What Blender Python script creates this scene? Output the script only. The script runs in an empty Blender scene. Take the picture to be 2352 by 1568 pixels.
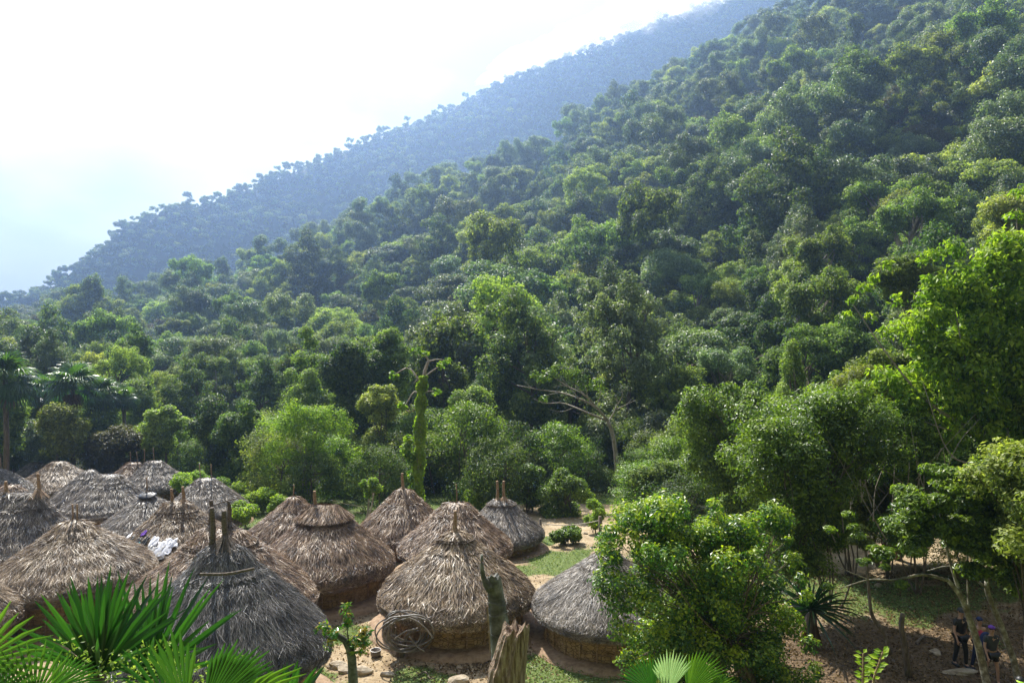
import bpy, math, random
import numpy as np
from mathutils import Vector, Matrix, noise
R = math.radians
S = bpy.context.scene
COL = S.collection
# ------------------------------------------------------------------ camera, sky, sun, exposure
F = 1568.0; CX, CY = 1176.0, 784.0            # the photograph seen 2352 px wide: 24 mm lens, level
cam_d = bpy.data.cameras.new('camera'); cam = bpy.data.objects.new('camera', cam_d); COL.objects.link(cam)
cam_d.sensor_width = 36; cam_d.lens = 24; cam_d.clip_start = .1; cam_d.clip_end = 6000
cam.location = (0, 0, 0); cam.rotation_euler = (R(90), 0, 0)
S.camera = cam
SUN_EL, SUN_AZ = R(50), R(-25)                # azimuth from +Y, negative = to the left
sd = bpy.data.lights.new('sun', 'SUN'); sun = bpy.data.objects.new('sun', sd); COL.objects.link(sun)
sd.energy = 5.0; sd.angle = R(.5); sd.color = (1, .95, .86)
sv = Vector((math.sin(SUN_AZ)*math.cos(SUN_EL), math.cos(SUN_AZ)*math.cos(SUN_EL), math.sin(SUN_EL)))
sun.rotation_euler = sv.to_track_quat('Z', 'Y').to_euler()
W = bpy.data.worlds.new('World'); S.world = W; W.use_nodes = True
nt = W.node_tree; N = nt.nodes; L = nt.links; N.clear()
out = N.new('ShaderNodeOutputWorld'); bg = N.new('ShaderNodeBackground'); sky = N.new('ShaderNodeTexSky')
sky.sky_type = 'NISHITA'; sky.sun_disc = False; sky.sun_elevation = SUN_EL; sky.sun_rotation = SUN_AZ
tc = N.new('ShaderNodeTexCoord')
mp = N.new('ShaderNodeMapping'); mp.inputs['Scale'].default_value = (1, 1, 2.2)
n1 = N.new('ShaderNodeTexNoise'); n1.inputs['Scale'].default_value = 1.6; n1.inputs['Detail'].default_value = 7; n1.inputs['Roughness'].default_value = .5
n2 = N.new('ShaderNodeTexNoise'); n2.inputs['Scale'].default_value = 1.9; n2.inputs['Detail'].default_value = 4
r1 = N.new('ShaderNodeValToRGB'); r1.color_ramp.elements[0].position = .30; r1.color_ramp.elements[1].position = .47
r2 = N.new('ShaderNodeValToRGB'); r2.color_ramp.elements[0].position = .42; r2.color_ramp.elements[1].position = .56
r2.color_ramp.elements[0].color = (6.6, 6.7, 7.2, 1); r2.color_ramp.elements[1].color = (12, 12, 11.9, 1)
dotn = N.new('ShaderNodeVectorMath'); dotn.operation = 'DOT_PRODUCT'; dotn.inputs[1].default_value = sv
mr = N.new('ShaderNodeMapRange'); mr.inputs['From Min'].default_value = .1; mr.inputs['From Max'].default_value = .95
mr.inputs['To Min'].default_value = .20; mr.inputs['To Max'].default_value = 1.15
vm = N.new('ShaderNodeVectorMath'); vm.operation = 'SCALE'
mx = N.new('ShaderNodeMix'); mx.data_type = 'RGBA'
L.new(tc.outputs['Generated'], mp.inputs[0]); L.new(mp.outputs[0], n1.inputs['Vector']); L.new(mp.outputs[0], n2.inputs['Vector'])
L.new(n1.outputs[0], r1.inputs[0]); L.new(n2.outputs[0], r2.inputs[0])
L.new(tc.outputs['Generated'], dotn.inputs[0]); L.new(dotn.outputs['Value'], mr.inputs[0])
L.new(r2.outputs[0], vm.inputs[0]); L.new(mr.outputs[0], vm.inputs['Scale'])
L.new(r1.outputs[0], mx.inputs['Factor']); L.new(sky.outputs[0], mx.inputs[6]); L.new(vm.outputs[0], mx.inputs[7])
last = mx.outputs[2]
for dv, a0, a1, col_, k_ in [((-.22, 1, .44), .955, .995, (6.0, 6.1, 6.7, 1), .85), ((.08, 1, .50), .965, .995, (6.0, 6.1, 6.7, 1), .7), ((-.72, 1, .08), .97, .998, (6.0, 6.1, 6.7, 1), .8)]:
    dn = N.new('ShaderNodeVectorMath'); dn.operation = 'DOT_PRODUCT'; dn.inputs[1].default_value = Vector(dv).normalized(); L.new(tc.outputs['Generated'], dn.inputs[0])
    ma = N.new('ShaderNodeMapRange'); ma.interpolation_type = 'SMOOTHSTEP'; ma.inputs['From Min'].default_value = a0; ma.inputs['From Max'].default_value = a1; L.new(dn.outputs['Value'], ma.inputs[0])
    n3 = N.new('ShaderNodeTexNoise'); n3.inputs['Scale'].default_value = 5; n3.inputs['Detail'].default_value = 5; L.new(mp.outputs[0], n3.inputs['Vector'])
    m3 = N.new('ShaderNodeMapRange'); m3.interpolation_type = 'SMOOTHSTEP'; m3.inputs['From Min'].default_value = .35; m3.inputs['From Max'].default_value = .62; m3.inputs['To Max'].default_value = k_; L.new(n3.outputs[0], m3.inputs[0])
    mu = N.new('ShaderNodeMath'); mu.operation = 'MULTIPLY'; L.new(ma.outputs[0], mu.inputs[0]); L.new(m3.outputs[0], mu.inputs[1])
    mq = N.new('ShaderNodeMix'); mq.data_type = 'RGBA'; L.new(mu.outputs[0], mq.inputs['Factor']); L.new(last, mq.inputs[6]); mq.inputs[7].default_value = col_; last = mq.outputs[2]
L.new(last, bg.inputs[0]); L.new(bg.outputs[0], out.inputs[0]); bg.inputs[1].default_value = .037
S.view_settings.view_transform = 'Standard'; S.view_settings.look = 'None'
S.view_settings.exposure = 1.5; S.view_settings.gamma = 1
S.render.engine = 'CYCLES'
c = S.cycles
c.max_bounces = 6; c.diffuse_bounces = 3; c.glossy_bounces = 2; c.transmission_bounces = 4; c.volume_bounces = 1; c.transparent_max_bounces = 4
c.use_denoising = True; c.denoiser = 'OPENIMAGEDENOISE'; c.denoising_prefilter = 'NONE'; c.sample_clamp_indirect = 6; c.sample_clamp_direct = 0
c.caustics_reflective = False; c.caustics_refractive = False

# ------------------------------------------------------------------ helpers
def tag(o, label=None, cat=None, group=None, kind=None):
    if label: o['label'] = label
    if cat: o['category'] = cat
    if group: o['group'] = group
    if kind: o['kind'] = kind
    return o
def empty(name, loc, label=None, cat=None, group=None, rz=0):
    o = bpy.data.objects.new(name, None); COL.objects.link(o); o.location = loc; o.rotation_euler = (0, 0, rz)
    o.empty_display_size = .3
    return tag(o, label, cat, group)
def P(px, py, d):
    return np.array([(px-CX)/F*d, d, (CY-py)/F*d])
class MB:                                        # collects quads and triangles, with a tone per face
    def __init__(s): s.v = []; s.q = []; s.t = []; s.tq = []; s.tt = []; s.n = 0
    def add(s, v, q=None, t=None, tone=None):
        v = np.asarray(v, float).reshape(-1, 3)
        if q is not None and len(q):
            q = np.asarray(q, int).reshape(-1, 4); s.q.append(q+s.n)
            s.tq.append(np.broadcast_to(.5 if tone is None else np.asarray(tone, float), (len(q),)))
        if t is not None and len(t):
            t = np.asarray(t, int).reshape(-1, 3); s.t.append(t+s.n)
            s.tt.append(np.full(len(t), .5) if tone is None or np.ndim(tone) else np.full(len(t), tone))
        s.v.append(v); s.n += len(v)
        return s
    def mesh(s, name, mat, smooth=False):
        v = np.concatenate(s.v) if s.v else np.zeros((0, 3))
        q = np.concatenate(s.q) if s.q else np.zeros((0, 4), int); t = np.concatenate(s.t) if s.t else np.zeros((0, 3), int)
        me = bpy.data.meshes.new(name)
        me.vertices.add(len(v)); me.vertices.foreach_set('co', v.astype(np.float32).ravel())
        me.loops.add(len(q)*4+len(t)*3); me.loops.foreach_set('vertex_index', np.concatenate([q.ravel(), t.ravel()]).astype(np.int32))
        me.polygons.add(len(q)+len(t))
        ls = np.concatenate([np.arange(len(q))*4, len(q)*4+np.arange(len(t))*3])
        me.polygons.foreach_set('loop_start', ls.astype(np.int32))
        me.update(calc_edges=True); me.validate()
        if len(me.polygons) == len(q)+len(t):
            a = me.attributes.new('tone', 'FLOAT', 'FACE')
            a.data.foreach_set('value', np.concatenate((s.tq or [np.zeros(0)])+(s.tt or [np.zeros(0)])).astype(np.float32))
        me.polygons.foreach_set('use_smooth', np.full(len(me.polygons), smooth))
        me.materials.append(mat)
        return me
    def obj(s, name, mat, parent=None, smooth=False, loc=None):
        o = bpy.data.objects.new(name, s.mesh(name, mat, smooth)); COL.objects.link(o)
        if parent: o.parent = parent
        if loc is not None: o.location = loc
        return o
def unit(a): return a/np.maximum(np.linalg.norm(a, axis=-1, keepdims=True), 1e-9)
def tube(mb, pts, rad, seg=8, tone=None, cap=True, wob=0, rng=None):
    pts = np.asarray(pts, float); n = len(pts); rad = np.broadcast_to(np.asarray(rad, float), (n,))
    T = unit(np.gradient(pts, axis=0)); ref = np.array([0, 0, 1.]) if abs(T[0][2]) < .8 else np.array([1., 0, 0])
    U = unit(np.cross(T, ref)); V = np.cross(T, U)
    a = np.arange(seg)*2*np.pi/seg
    k = np.ones((n, seg)) if not wob else 1+wob*rng.normal(size=(n, seg))
    v = pts[:, None]+rad[:, None, None]*k[..., None]*(np.cos(a)[None, :, None]*U[:, None]+np.sin(a)[None, :, None]*V[:, None])
    i = np.arange(n-1)[:, None]*seg; j = np.arange(seg)[None]; j2 = (j+1) % seg
    q = np.stack([i+j, i+j2, i+seg+j2, i+seg+j], -1).reshape(-1, 4)
    v = v.reshape(-1, 3); t = []
    if cap:
        v = np.concatenate([v, pts[:1], pts[-1:]]); b = n*seg
        t = [(b, (x+1) % seg, x) for x in range(seg)]+[(b+1, (n-1)*seg+x, (n-1)*seg+(x+1) % seg) for x in range(seg)]
    mb.add(v, q, t, tone)
def curve(pts, n=12):                            # smooth path through points (Catmull-Rom)
    p = np.asarray(pts, float); p = np.concatenate([[2*p[0]-p[1]], p, [2*p[-1]-p[-2]]]); o = []
    m = len(p)-3
    for k in np.linspace(0, m-1e-6, n):
        i = int(k); t = k-i; a, b, c_, d = p[i:i+4]
        o.append(.5*((2*b)+(-a+c_)*t+(2*a-5*b+4*c_-d)*t*t+(-a+3*b-3*c_+d)*t**3))
    return np.array(o)
def leaf_quads(mb, c, axis, nrm, ln, wd, tone, fold=.12):
    n = len(c); axis = unit(axis); side = unit(np.cross(axis, nrm)); nn = np.cross(side, axis)
    ln = np.broadcast_to(ln, (n,))[:, None]; wd = np.broadcast_to(wd, (n,))[:, None]
    a = c-axis*ln*.5; b = c+side*wd*.5+nn*wd*fold; d = c+axis*ln*.5-nn*wd*fold; e = c-side*wd*.5+nn*wd*fold
    v = np.stack([a, b, d, e], 1).reshape(-1, 3); q = np.arange(n*4).reshape(-1, 4)
    mb.add(v, q, None, tone)
def lobes(mb, rng, C, Rr, count, size, aspect=.5, up=.35, flat=.8, sub=9, spread=.34, droop=.25, rough=.55, tone_top=0, loosef=.28):
    """leaves in clumps over the shells of a set of lobes"""
    C = np.asarray(C, float).reshape(-1, 3); Rr = np.asarray(Rr, float).reshape(-1); m = len(C)
    w = Rr**2; idx = rng.choice(m, count, p=w/w.sum())
    sd_ = unit(rng.normal(size=(m, sub, 3))+[0, 0, up]); stone = rng.uniform(-.22, .22, (m, sub))
    ltone = rng.uniform(-.12, .12, m)
    si = rng.integers(0, sub, count)
    d = sd_[idx, si]*.72+rng.normal(size=(count, 3))*spread*.62
    loose = rng.random(count) < loosef; d = np.where(loose[:, None], unit(rng.normal(size=(count, 3)))*rng.uniform(.5, 1.25, count)[:, None]/1.12, d)
    ln = np.linalg.norm(d, axis=1, keepdims=True); d = np.where(ln > 1.15, d/ln*1.15, d)
    pos = C[idx]+d*Rr[idx][:, None]*np.array([1, 1, flat])
    nrm = unit(unit(d)*[1, 1, 1.2]+np.array([0, 0, .45])+rng.normal(size=(count, 3))*rough)
    ax = unit(np.cross(nrm, rng.normal(size=(count, 3)))+unit(d)*.35-np.array([0, 0, droop]))
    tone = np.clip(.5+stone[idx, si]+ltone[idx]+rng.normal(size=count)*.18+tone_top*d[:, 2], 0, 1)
    s_ = size*rng.uniform(.65, 1.3, count)
    leaf_quads(mb, pos, ax, nrm, s_, s_*aspect, tone)
# ------------------------------------------------------------------ materials
def mat(name):
    m = bpy.data.materials.new(name); m.use_nodes = True; nt = m.node_tree; nt.nodes.clear()
    o = nt.nodes.new('ShaderNodeOutputMaterial'); return m, nt, o
def node(nt, t, **kw):
    n = nt.nodes.new(t)
    for k, v in kw.items():
        if hasattr(n, k) and k not in ('Scale',): setattr(n, k, v)
        else: n.inputs[k.replace('_', ' ')].default_value = v
    return n
def ramp(nt, cols):
    r = nt.nodes.new('ShaderNodeValToRGB'); e = r.color_ramp.elements
    while len(e) < len(cols): e.new(.5)
    for i, (p, col) in enumerate(cols): e[i].position = p; e[i].color = (*col, 1)
    return r
def leaf_mat(name, dark, mid, light, trans=.38, rough=.52, spec=.38, var=.33, tcol=1.35):
    m, nt, o = mat(name); L = nt.links.new
    at = node(nt, 'ShaderNodeAttribute', attribute_name='tone'); oi = nt.nodes.new('ShaderNodeObjectInfo')
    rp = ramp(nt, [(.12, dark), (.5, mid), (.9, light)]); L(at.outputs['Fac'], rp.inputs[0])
    hs = nt.nodes.new('ShaderNodeHueSaturation')
    m1 = node(nt, 'ShaderNodeMapRange'); m1.inputs['To Min'].default_value = 1-var; m1.inputs['To Max'].default_value = 1+var
    m2 = node(nt, 'ShaderNodeMapRange'); m2.inputs['To Min'].default_value = .5-.018*var/.25; m2.inputs['To Max'].default_value = .5+.018*var/.25
    wn = node(nt, 'ShaderNodeTexWhiteNoise', noise_dimensions='1D'); L(oi.outputs['Random'], wn.inputs['W'])
    L(oi.outputs['Random'], m1.inputs[0]); L(wn.outputs['Value'], m2.inputs[0])
    L(rp.outputs[0], hs.inputs['Color']); L(m1.outputs[0], hs.inputs['Value']); L(m2.outputs[0], hs.inputs['Hue'])
    p = nt.nodes.new('ShaderNodeBsdfPrincipled'); L(hs.outputs[0], p.inputs['Base Color'])
    p.inputs['Roughness'].default_value = rough; p.inputs['Specular IOR Level'].default_value = spec
    tr = nt.nodes.new('ShaderNodeBsdfTranslucent'); mc = node(nt, 'ShaderNodeMix', data_type='RGBA', blend_type='MULTIPLY')
    mc.inputs['Factor'].default_value = 1; mc.inputs[7].default_value = (tcol*1.15, tcol*1.25, tcol*.6, 1)
    L(hs.outputs[0], mc.inputs[6]); L(mc.outputs[2], tr.inputs[0])
    ms = nt.nodes.new('ShaderNodeMixShader'); ms.inputs[0].default_value = trans
    L(p.outputs[0], ms.inputs[1]); L(tr.outputs[0], ms.inputs[2]); L(ms.outputs[0], o.inputs[0])
    return m
def simple(name, cols, scale=6, rough=.85, spec=.3, bump=0, stretch=(1, 1, 1), tone=0, detail=6, var=0):
    """noise-coloured surface; tone>0 mixes the per-face tone in"""
    m, nt, o = mat(name); L = nt.links.new
    tc = nt.nodes.new('ShaderNodeTexCoord'); mp = nt.nodes.new('ShaderNodeMapping'); mp.inputs['Scale'].default_value = stretch
    L(tc.outputs['Object'], mp.inputs[0])
    ns = node(nt, 'ShaderNodeTexNoise'); ns.inputs['Scale'].default_value = scale; ns.inputs['Detail'].default_value = detail; ns.inputs['Roughness'].default_value = .62
    L(mp.outputs[0], ns.inputs['Vector'])
    k = len(cols); rp = ramp(nt, [(.3+.4*i/(k-1), col) for i, col in enumerate(cols)])
    src = ns.outputs['Fac']
    if tone:
        at = node(nt, 'ShaderNodeAttribute', attribute_name='tone')
        mx = node(nt, 'ShaderNodeMix', data_type='FLOAT'); mx.inputs['Factor'].default_value = tone
        L(src, mx.inputs[2]); L(at.outputs['Fac'], mx.inputs[3]); src = mx.outputs[0]
    L(src, rp.inputs[0])
    colr = rp.outputs[0]
    if var:
        oi = nt.nodes.new('ShaderNodeObjectInfo'); mr = node(nt, 'ShaderNodeMapRange'); mr.inputs['To Min'].default_value = 1-var; mr.inputs['To Max'].default_value = 1+var
        hs = nt.nodes.new('ShaderNodeHueSaturation'); L(oi.outputs['Random'], mr.inputs[0]); L(mr.outputs[0], hs.inputs['Value']); L(colr, hs.inputs['Color']); colr = hs.outputs[0]
    p = nt.nodes.new('ShaderNodeBsdfPrincipled'); L(colr, p.inputs['Base Color'])
    p.inputs['Roughness'].default_value = rough; p.inputs['Specular IOR Level'].default_value = spec
    if bump:
        b = nt.nodes.new('ShaderNodeBump'); b.inputs['Strength'].default_value = bump; b.inputs['Distance'].default_value = .05
        L(ns.outputs['Fac'], b.inputs['Height']); L(b.outputs[0], p.inputs['Normal'])
    L(p.outputs[0], o.inputs[0]); return m
M = {}
M['deep'] = leaf_mat('deep_green_leaves', (.026, .055, .013), (.070, .118, .025), (.155, .21, .042), trans=.42)
M['mid'] = leaf_mat('mid_green_leaves', (.04, .08, .014), (.13, .19, .034), (.28, .345, .07), trans=.45)
M['pale'] = leaf_mat('pale_green_leaves', (.08, .12, .022), (.21, .27, .055), (.38, .43, .10), trans=.45)
M['silver'] = leaf_mat('silvery_green_leaves', (.05, .085, .03), (.12, .17, .07), (.23, .28, .13), rough=.45, spec=.55)
M['olive'] = leaf_mat('olive_brown_leaves', (.05, .05, .02), (.10, .10, .035), (.17, .16, .06))
M['bright'] = leaf_mat('bright_yellow_green_leaves', (.07, .14, .012), (.17, .27, .022), (.33, .42, .04), trans=.5, var=.12)
M['lush'] = leaf_mat('lush_green_leaves', (.035, .075, .012), (.10, .175, .02), (.25, .35, .035), rough=.42, spec=.5, trans=.4, var=.12)
M['citrus'] = leaf_mat('citrus_leaves', (.028, .085, .014), (.085, .19, .022), (.36, .43, .025), rough=.36, spec=.6, trans=.45, var=.05)
M['palm'] = leaf_mat('palm_leaves', (.010, .04, .009), (.02, .075, .012), (.05, .15, .018), rough=.34, spec=.55, trans=.38, var=.1)
M['far_palm'] = leaf_mat('far_palm_leaves', (.016, .05, .012), (.04, .10, .018), (.13, .21, .035), rough=.36, spec=.5, trans=.4, var=.05)
M['young_palm'] = leaf_mat('young_palm_leaves', (.010, .042, .009), (.024, .078, .012), (.085, .165, .018), rough=.32, spec=.6, trans=.42, var=.1)
M['dead'] = leaf_mat('dead_leaves', (.06, .035, .02), (.14, .085, .05), (.30, .17, .09), trans=.2, rough=.7, spec=.2)
M['bark'] = simple('bark', [(.05, .04, .03), (.13, .10, .075), (.22, .18, .14)], 5, stretch=(3, 3, .6), bump=.6, var=.2)
M['palebark'] = simple('pale_bark', [(.14, .12, .09), (.30, .26, .21), (.42, .38, .32)], 4, stretch=(2, 2, .7), bump=.4, var=.15)
M['mossbark'] = simple('mossy_bark', [(.06, .05, .035), (.17, .15, .10), (.42, .40, .33)], 7, stretch=(1, 1, .8), bump=.6)
def thatch_mat(name, cols, dark):
    m, nt, o = mat(name); L = nt.links.new
    at = node(nt, 'ShaderNodeAttribute', attribute_name='tone')
    rp = ramp(nt, [(i/(len(cols)-1)*.9+.03, col) for i, col in enumerate(cols)]); L(at.outputs['Fac'], rp.inputs[0])
    tc = nt.nodes.new('ShaderNodeTexCoord'); ns = node(nt, 'ShaderNodeTexNoise'); ns.inputs['Scale'].default_value = 1.7; ns.inputs['Detail'].default_value = 8; ns.inputs['Roughness'].default_value = .7
    L(tc.outputs['Object'], ns.inputs['Vector'])
    r2 = ramp(nt, [(.36, tuple(x*.55 for x in dark)), (.50, tuple(x*1.35 for x in dark)), (.62, (1.12, 1.12, 1.12))]); L(ns.outputs['Fac'], r2.inputs[0])
    mx = node(nt, 'ShaderNodeMix', data_type='RGBA', blend_type='MULTIPLY'); mx.inputs['Factor'].default_value = 1
    L(rp.outputs[0], mx.inputs[6]); L(r2.outputs[0], mx.inputs[7])
    p = nt.nodes.new('ShaderNodeBsdfPrincipled'); L(mx.outputs[2], p.inputs['Base Color'])
    p.inputs['Roughness'].default_value = .46; p.inputs['Specular IOR Level'].default_value = .5
    L(p.outputs[0], o.inputs[0]); return m
M['th_brown'] = thatch_mat('brown_palm_thatch', [(.06, .036, .02), (.22, .145, .09), (.39, .285, .185), (.60, .49, .36)], (.60, .52, .45))
M['th_grey'] = thatch_mat('grey_palm_thatch', [(.055, .042, .032), (.19, .15, .115), (.33, .28, .22), (.54, .48, .40)], (.6, .6, .62))
M['th_dark'] = thatch_mat('charcoal_thatch', [(.024, .02, .018), (.085, .074, .066), (.17, .15, .135), (.40, .37, .34)], (.6, .6, .6))
M['th_tan'] = thatch_mat('tan_thatch', [(.08, .055, .035), (.22, .16, .10), (.36, .28, .19), (.55, .46, .34)], (.62, .55, .46))
M['under'] = simple('thatch_underside', [(.05, .035, .022), (.10, .07, .045)], 14, bump=.3)
M['cane'] = simple('bound_cane', [(.13, .08, .045), (.30, .20, .12), (.42, .31, .2)], 12, stretch=(1, 1, 3), bump=.5)
M['darkcane'] = simple('dark_bound_cane', [(.04, .03, .024), (.11, .085, .065), (.2, .16, .13)], 12, stretch=(1, 1, 3), bump=.5)
M['plinth'] = simple('packed_earth', [(.16, .10, .06), (.27, .18, .11), (.34, .24, .15)], 5, bump=.3)
def mud_mat():
    m, nt, o = mat('mud_wall'); L = nt.links.new
    tc = nt.nodes.new('ShaderNodeTexCoord'); vo = node(nt, 'ShaderNodeTexVoronoi', feature='DISTANCE_TO_EDGE'); vo.inputs['Scale'].default_value = 5.5
    mp = nt.nodes.new('ShaderNodeMapping'); mp.inputs['Scale'].default_value = (1, 1, 1.5)
    ns = node(nt, 'ShaderNodeTexNoise'); ns.inputs['Scale'].default_value = 3; ns.inputs['Detail'].default_value = 8
    L(tc.outputs['Object'], mp.inputs[0]); L(mp.outputs[0], vo.inputs['Vector']); L(tc.outputs['Object'], ns.inputs['Vector'])
    rp = ramp(nt, [(.3, (.17, .105, .05)), (.5, (.32, .21, .10)), (.7, (.44, .31, .17))]); L(ns.outputs['Fac'], rp.inputs[0])
    r2 = ramp(nt, [(0, (.25, .22, .2)), (.07, (1, 1, 1))]); L(vo.outputs['Distance'], r2.inputs[0])
    mx = node(nt, 'ShaderNodeMix', data_type='RGBA', blend_type='MULTIPLY'); mx.inputs['Factor'].default_value = .75
    L(rp.outputs[0], mx.inputs[6]); L(r2.outputs[0], mx.inputs[7])
    p = nt.nodes.new('ShaderNodeBsdfPrincipled'); p.inputs['Roughness'].default_value = .95; L(mx.outputs[2], p.inputs['Base Color'])
    b = nt.nodes.new('ShaderNodeBump'); b.inputs['Strength'].default_value = .8; b.inputs['Distance'].default_value = .06; L(r2.outputs[0], b.inputs['Height']); L(b.outputs[0], p.inputs['Normal'])
    L(p.outputs[0], o.inputs[0]); return m
M['mud'] = mud_mat()
def flat(name, col, rough=.7, spec=.3, metal=0):
    m, nt, o = mat(name); p = nt.nodes.new('ShaderNodeBsdfPrincipled'); p.inputs['Base Color'].default_value = (*col, 1)
    ns = node(nt, 'ShaderNodeTexNoise'); ns.inputs['Scale'].default_value = 9; ns.inputs['Detail'].default_value = 5
    rp = ramp(nt, [(.3, tuple(x*.8 for x in col)), (.7, tuple(min(1, x*1.15) for x in col))])
    tc = nt.nodes.new('ShaderNodeTexCoord'); nt.links.new(tc.outputs['Object'], ns.inputs['Vector'])
    nt.links.new(ns.outputs['Fac'], rp.inputs[0]); nt.links.new(rp.outputs[0], p.inputs['Base Color'])
    p.inputs['Roughness'].default_value = rough; p.inputs['Specular IOR Level'].default_value = spec; p.inputs['Metallic'].default_value = metal
    nt.links.new(p.outputs[0], o.inputs[0]); return m
# ------------------------------------------------------------------ the ground: village flat, valley, two mountain slopes
rs = np.random.default_rng(11)
_wv = [(rs.uniform(-1, 1), rs.uniform(-1, 1), rs.uniform(0, 6.28)) for _ in range(40)]
def wob(x, y, wl, seed=0, n=7):                   # cheap smooth noise, -1..1
    s_ = 0
    for k in range(n):
        a, b, c_ = _wv[(seed*7+k) % 40]; f = 6.28/wl*(.6+.9*((k*.37) % 1)); m = math.hypot(a, b)+1e-6
        s_ = s_+np.sin((x*a/m+y*b/m)*f+c_+k)
    return s_/n*1.7
def tab(px, t):
    a = np.array(t, float); return np.interp(px, a[:, 0], a[:, 1])
C1 = [(-900, 850), (-300, 835), (0, 812), (200, 770), (380, 715), (560, 662), (700, 595), (800, 520), (950, 445), (1250, 370), (1400, 262), (1560, 172), (1700, 108), (1900, 25), (2100, -50), (2352, -120), (3200, -300)]
Y1 = [(-900, 410), (0, 420), (700, 440), (1250, 430), (1900, 390), (2352, 340), (3200, 310)]
C2 = [(-900, 790), (-200, 728), (0, 690), (100, 655), (200, 580), (300, 505), (400, 467), (500, 455), (620, 400), (800, 335), (1000, 255), (1200, 165), (1400, 92), (1600, 18), (1800, -50), (3200, -60)]
Y2 = [(-900, 540), (0, 560), (200, 600), (500, 680), (1000, 830), (1600, 960), (3200, 960)]
Y0 = [(-900, 130), (900, 125), (1500, 95), (1900, 66), (3200, 55)]
def sm(t): t = np.clip(t, 0, 1); return t*t*(3-2*t)
def village(x, y):
    near = -1.75-.52*np.maximum(y, -8)
    flat_ = -10.1-.06*np.maximum(y-28, 0)+.0*x
    k = sm((y-14.5)/4.0)
    z = near*(1-k)+flat_*k
    z = np.where(y < 14.5, near, z)
    z = z+.09*wob(x, y, 5, 1)*sm((y-17)/4)
    z = z+sm((x-14)/14)*sm((y-18)/8)*.9               # rises a little under the trees on the right
    return z
def ground(x, y):
    x = np.asarray(x, float); y = np.asarray(y, float)
    ys = np.maximum(y, 1.0); px = CX+np.clip(x/ys, -1.35, 1.35)*F
    y0, y1, y2 = tab(px, Y0), tab(px, Y1), tab(px, Y2)
    z1 = (CY-tab(px, C1))/F*y1-13.5; z2 = (CY-tab(px, C2))/F*y2-6.5
    zf = village(x, np.minimum(y, y0))-0.0
    t = np.clip((y-y0)/(y1-y0), 0, 1)
    za = zf+(z1-zf)*(.30*t+.70*t**1.35)
    amp = sm((y-y0-25)/50)*sm((y1-y)/60)
    za = za+amp*(6.5*np.sin(y/11.5+2.2*wob(x, y, 190, 3))+4*wob(x, y, 55, 2))
    g0 = y1+.5*(y2-y1); zg = z1-22
    t2 = np.clip((y-g0)/(y2-g0), 0, 1)
    zb = zg+(z2-zg)*t2+9*wob(x, y, 120, 4)*sm(t2*3)*sm((1-t2)*3)
    z = np.where(y <= y1, za, np.where(y < g0, z1+(zg-z1)*sm((y-y1)/(g0-y1)), zb))
    return np.where(y > y2, z2-.55*(y-y2), z)
PATCH = [(1290, 1290, 2.6, 3.4), (1300, 1545, 2.4, 1.6), (815, 1462, 1.4, 1.3), (2040, 1370, 4.5, 3.2), (800, 1192, 1.8, 3.5), (1250, 1242, 1.0, 1.3), (560, 1200, 3, 5), (960, 1560, 1.5, .7), (960, 1470, 1.2, .8), (700, 1560, 2.0, 1.0), (1180, 1310, .8, 1.6), (1850, 1330, 2.5, 4), (2300, 1350, 3, 2.5)]
_pp = []
for px, py, rx, ry in PATCH:
    d = 20.0
    for _ in range(30): d = -float(ground((px-CX)/F*d, d))*F/(py-CY)
    _pp.append(((px-CX)/F*d, d, rx, ry))
def grassy(x, y):
    g = np.zeros_like(x, float)
    for cx, cy, rx, ry in _pp: g = np.maximum(g, 1.25-np.hypot((x-cx)/rx, (y-cy)/ry))
    g = g+.34*wob(x, y, 2.2, 5)+.2*wob(x, y, .9, 2)
    g = np.maximum(g, sm((y-np.where(x < -1, 36, 45))/5)*1.2); g = np.maximum(g, sm((15.5-y)/2)*.9)
    return np.clip(g*1.6-.35, 0, 1)
ys = np.concatenate([np.linspace(-14, 14, 34), np.linspace(14.4, 62, 170), np.geomspace(63, 1300, 190)])
us = np.linspace(-1.35, 1.35, 330)
YY, UU = np.meshgrid(ys, us, indexing='ij'); XX = UU*(YY+18)
ZZ = ground(XX, YY)
vt = np.stack([XX, YY, ZZ], -1).reshape(-1, 3); ny, nx = YY.shape
ii = (np.arange(ny-1)[:, None]*nx+np.arange(nx-1)[None])
gq = np.stack([ii, ii+1, ii+nx+1, ii+nx], -1).reshape(-1, 4)
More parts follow.
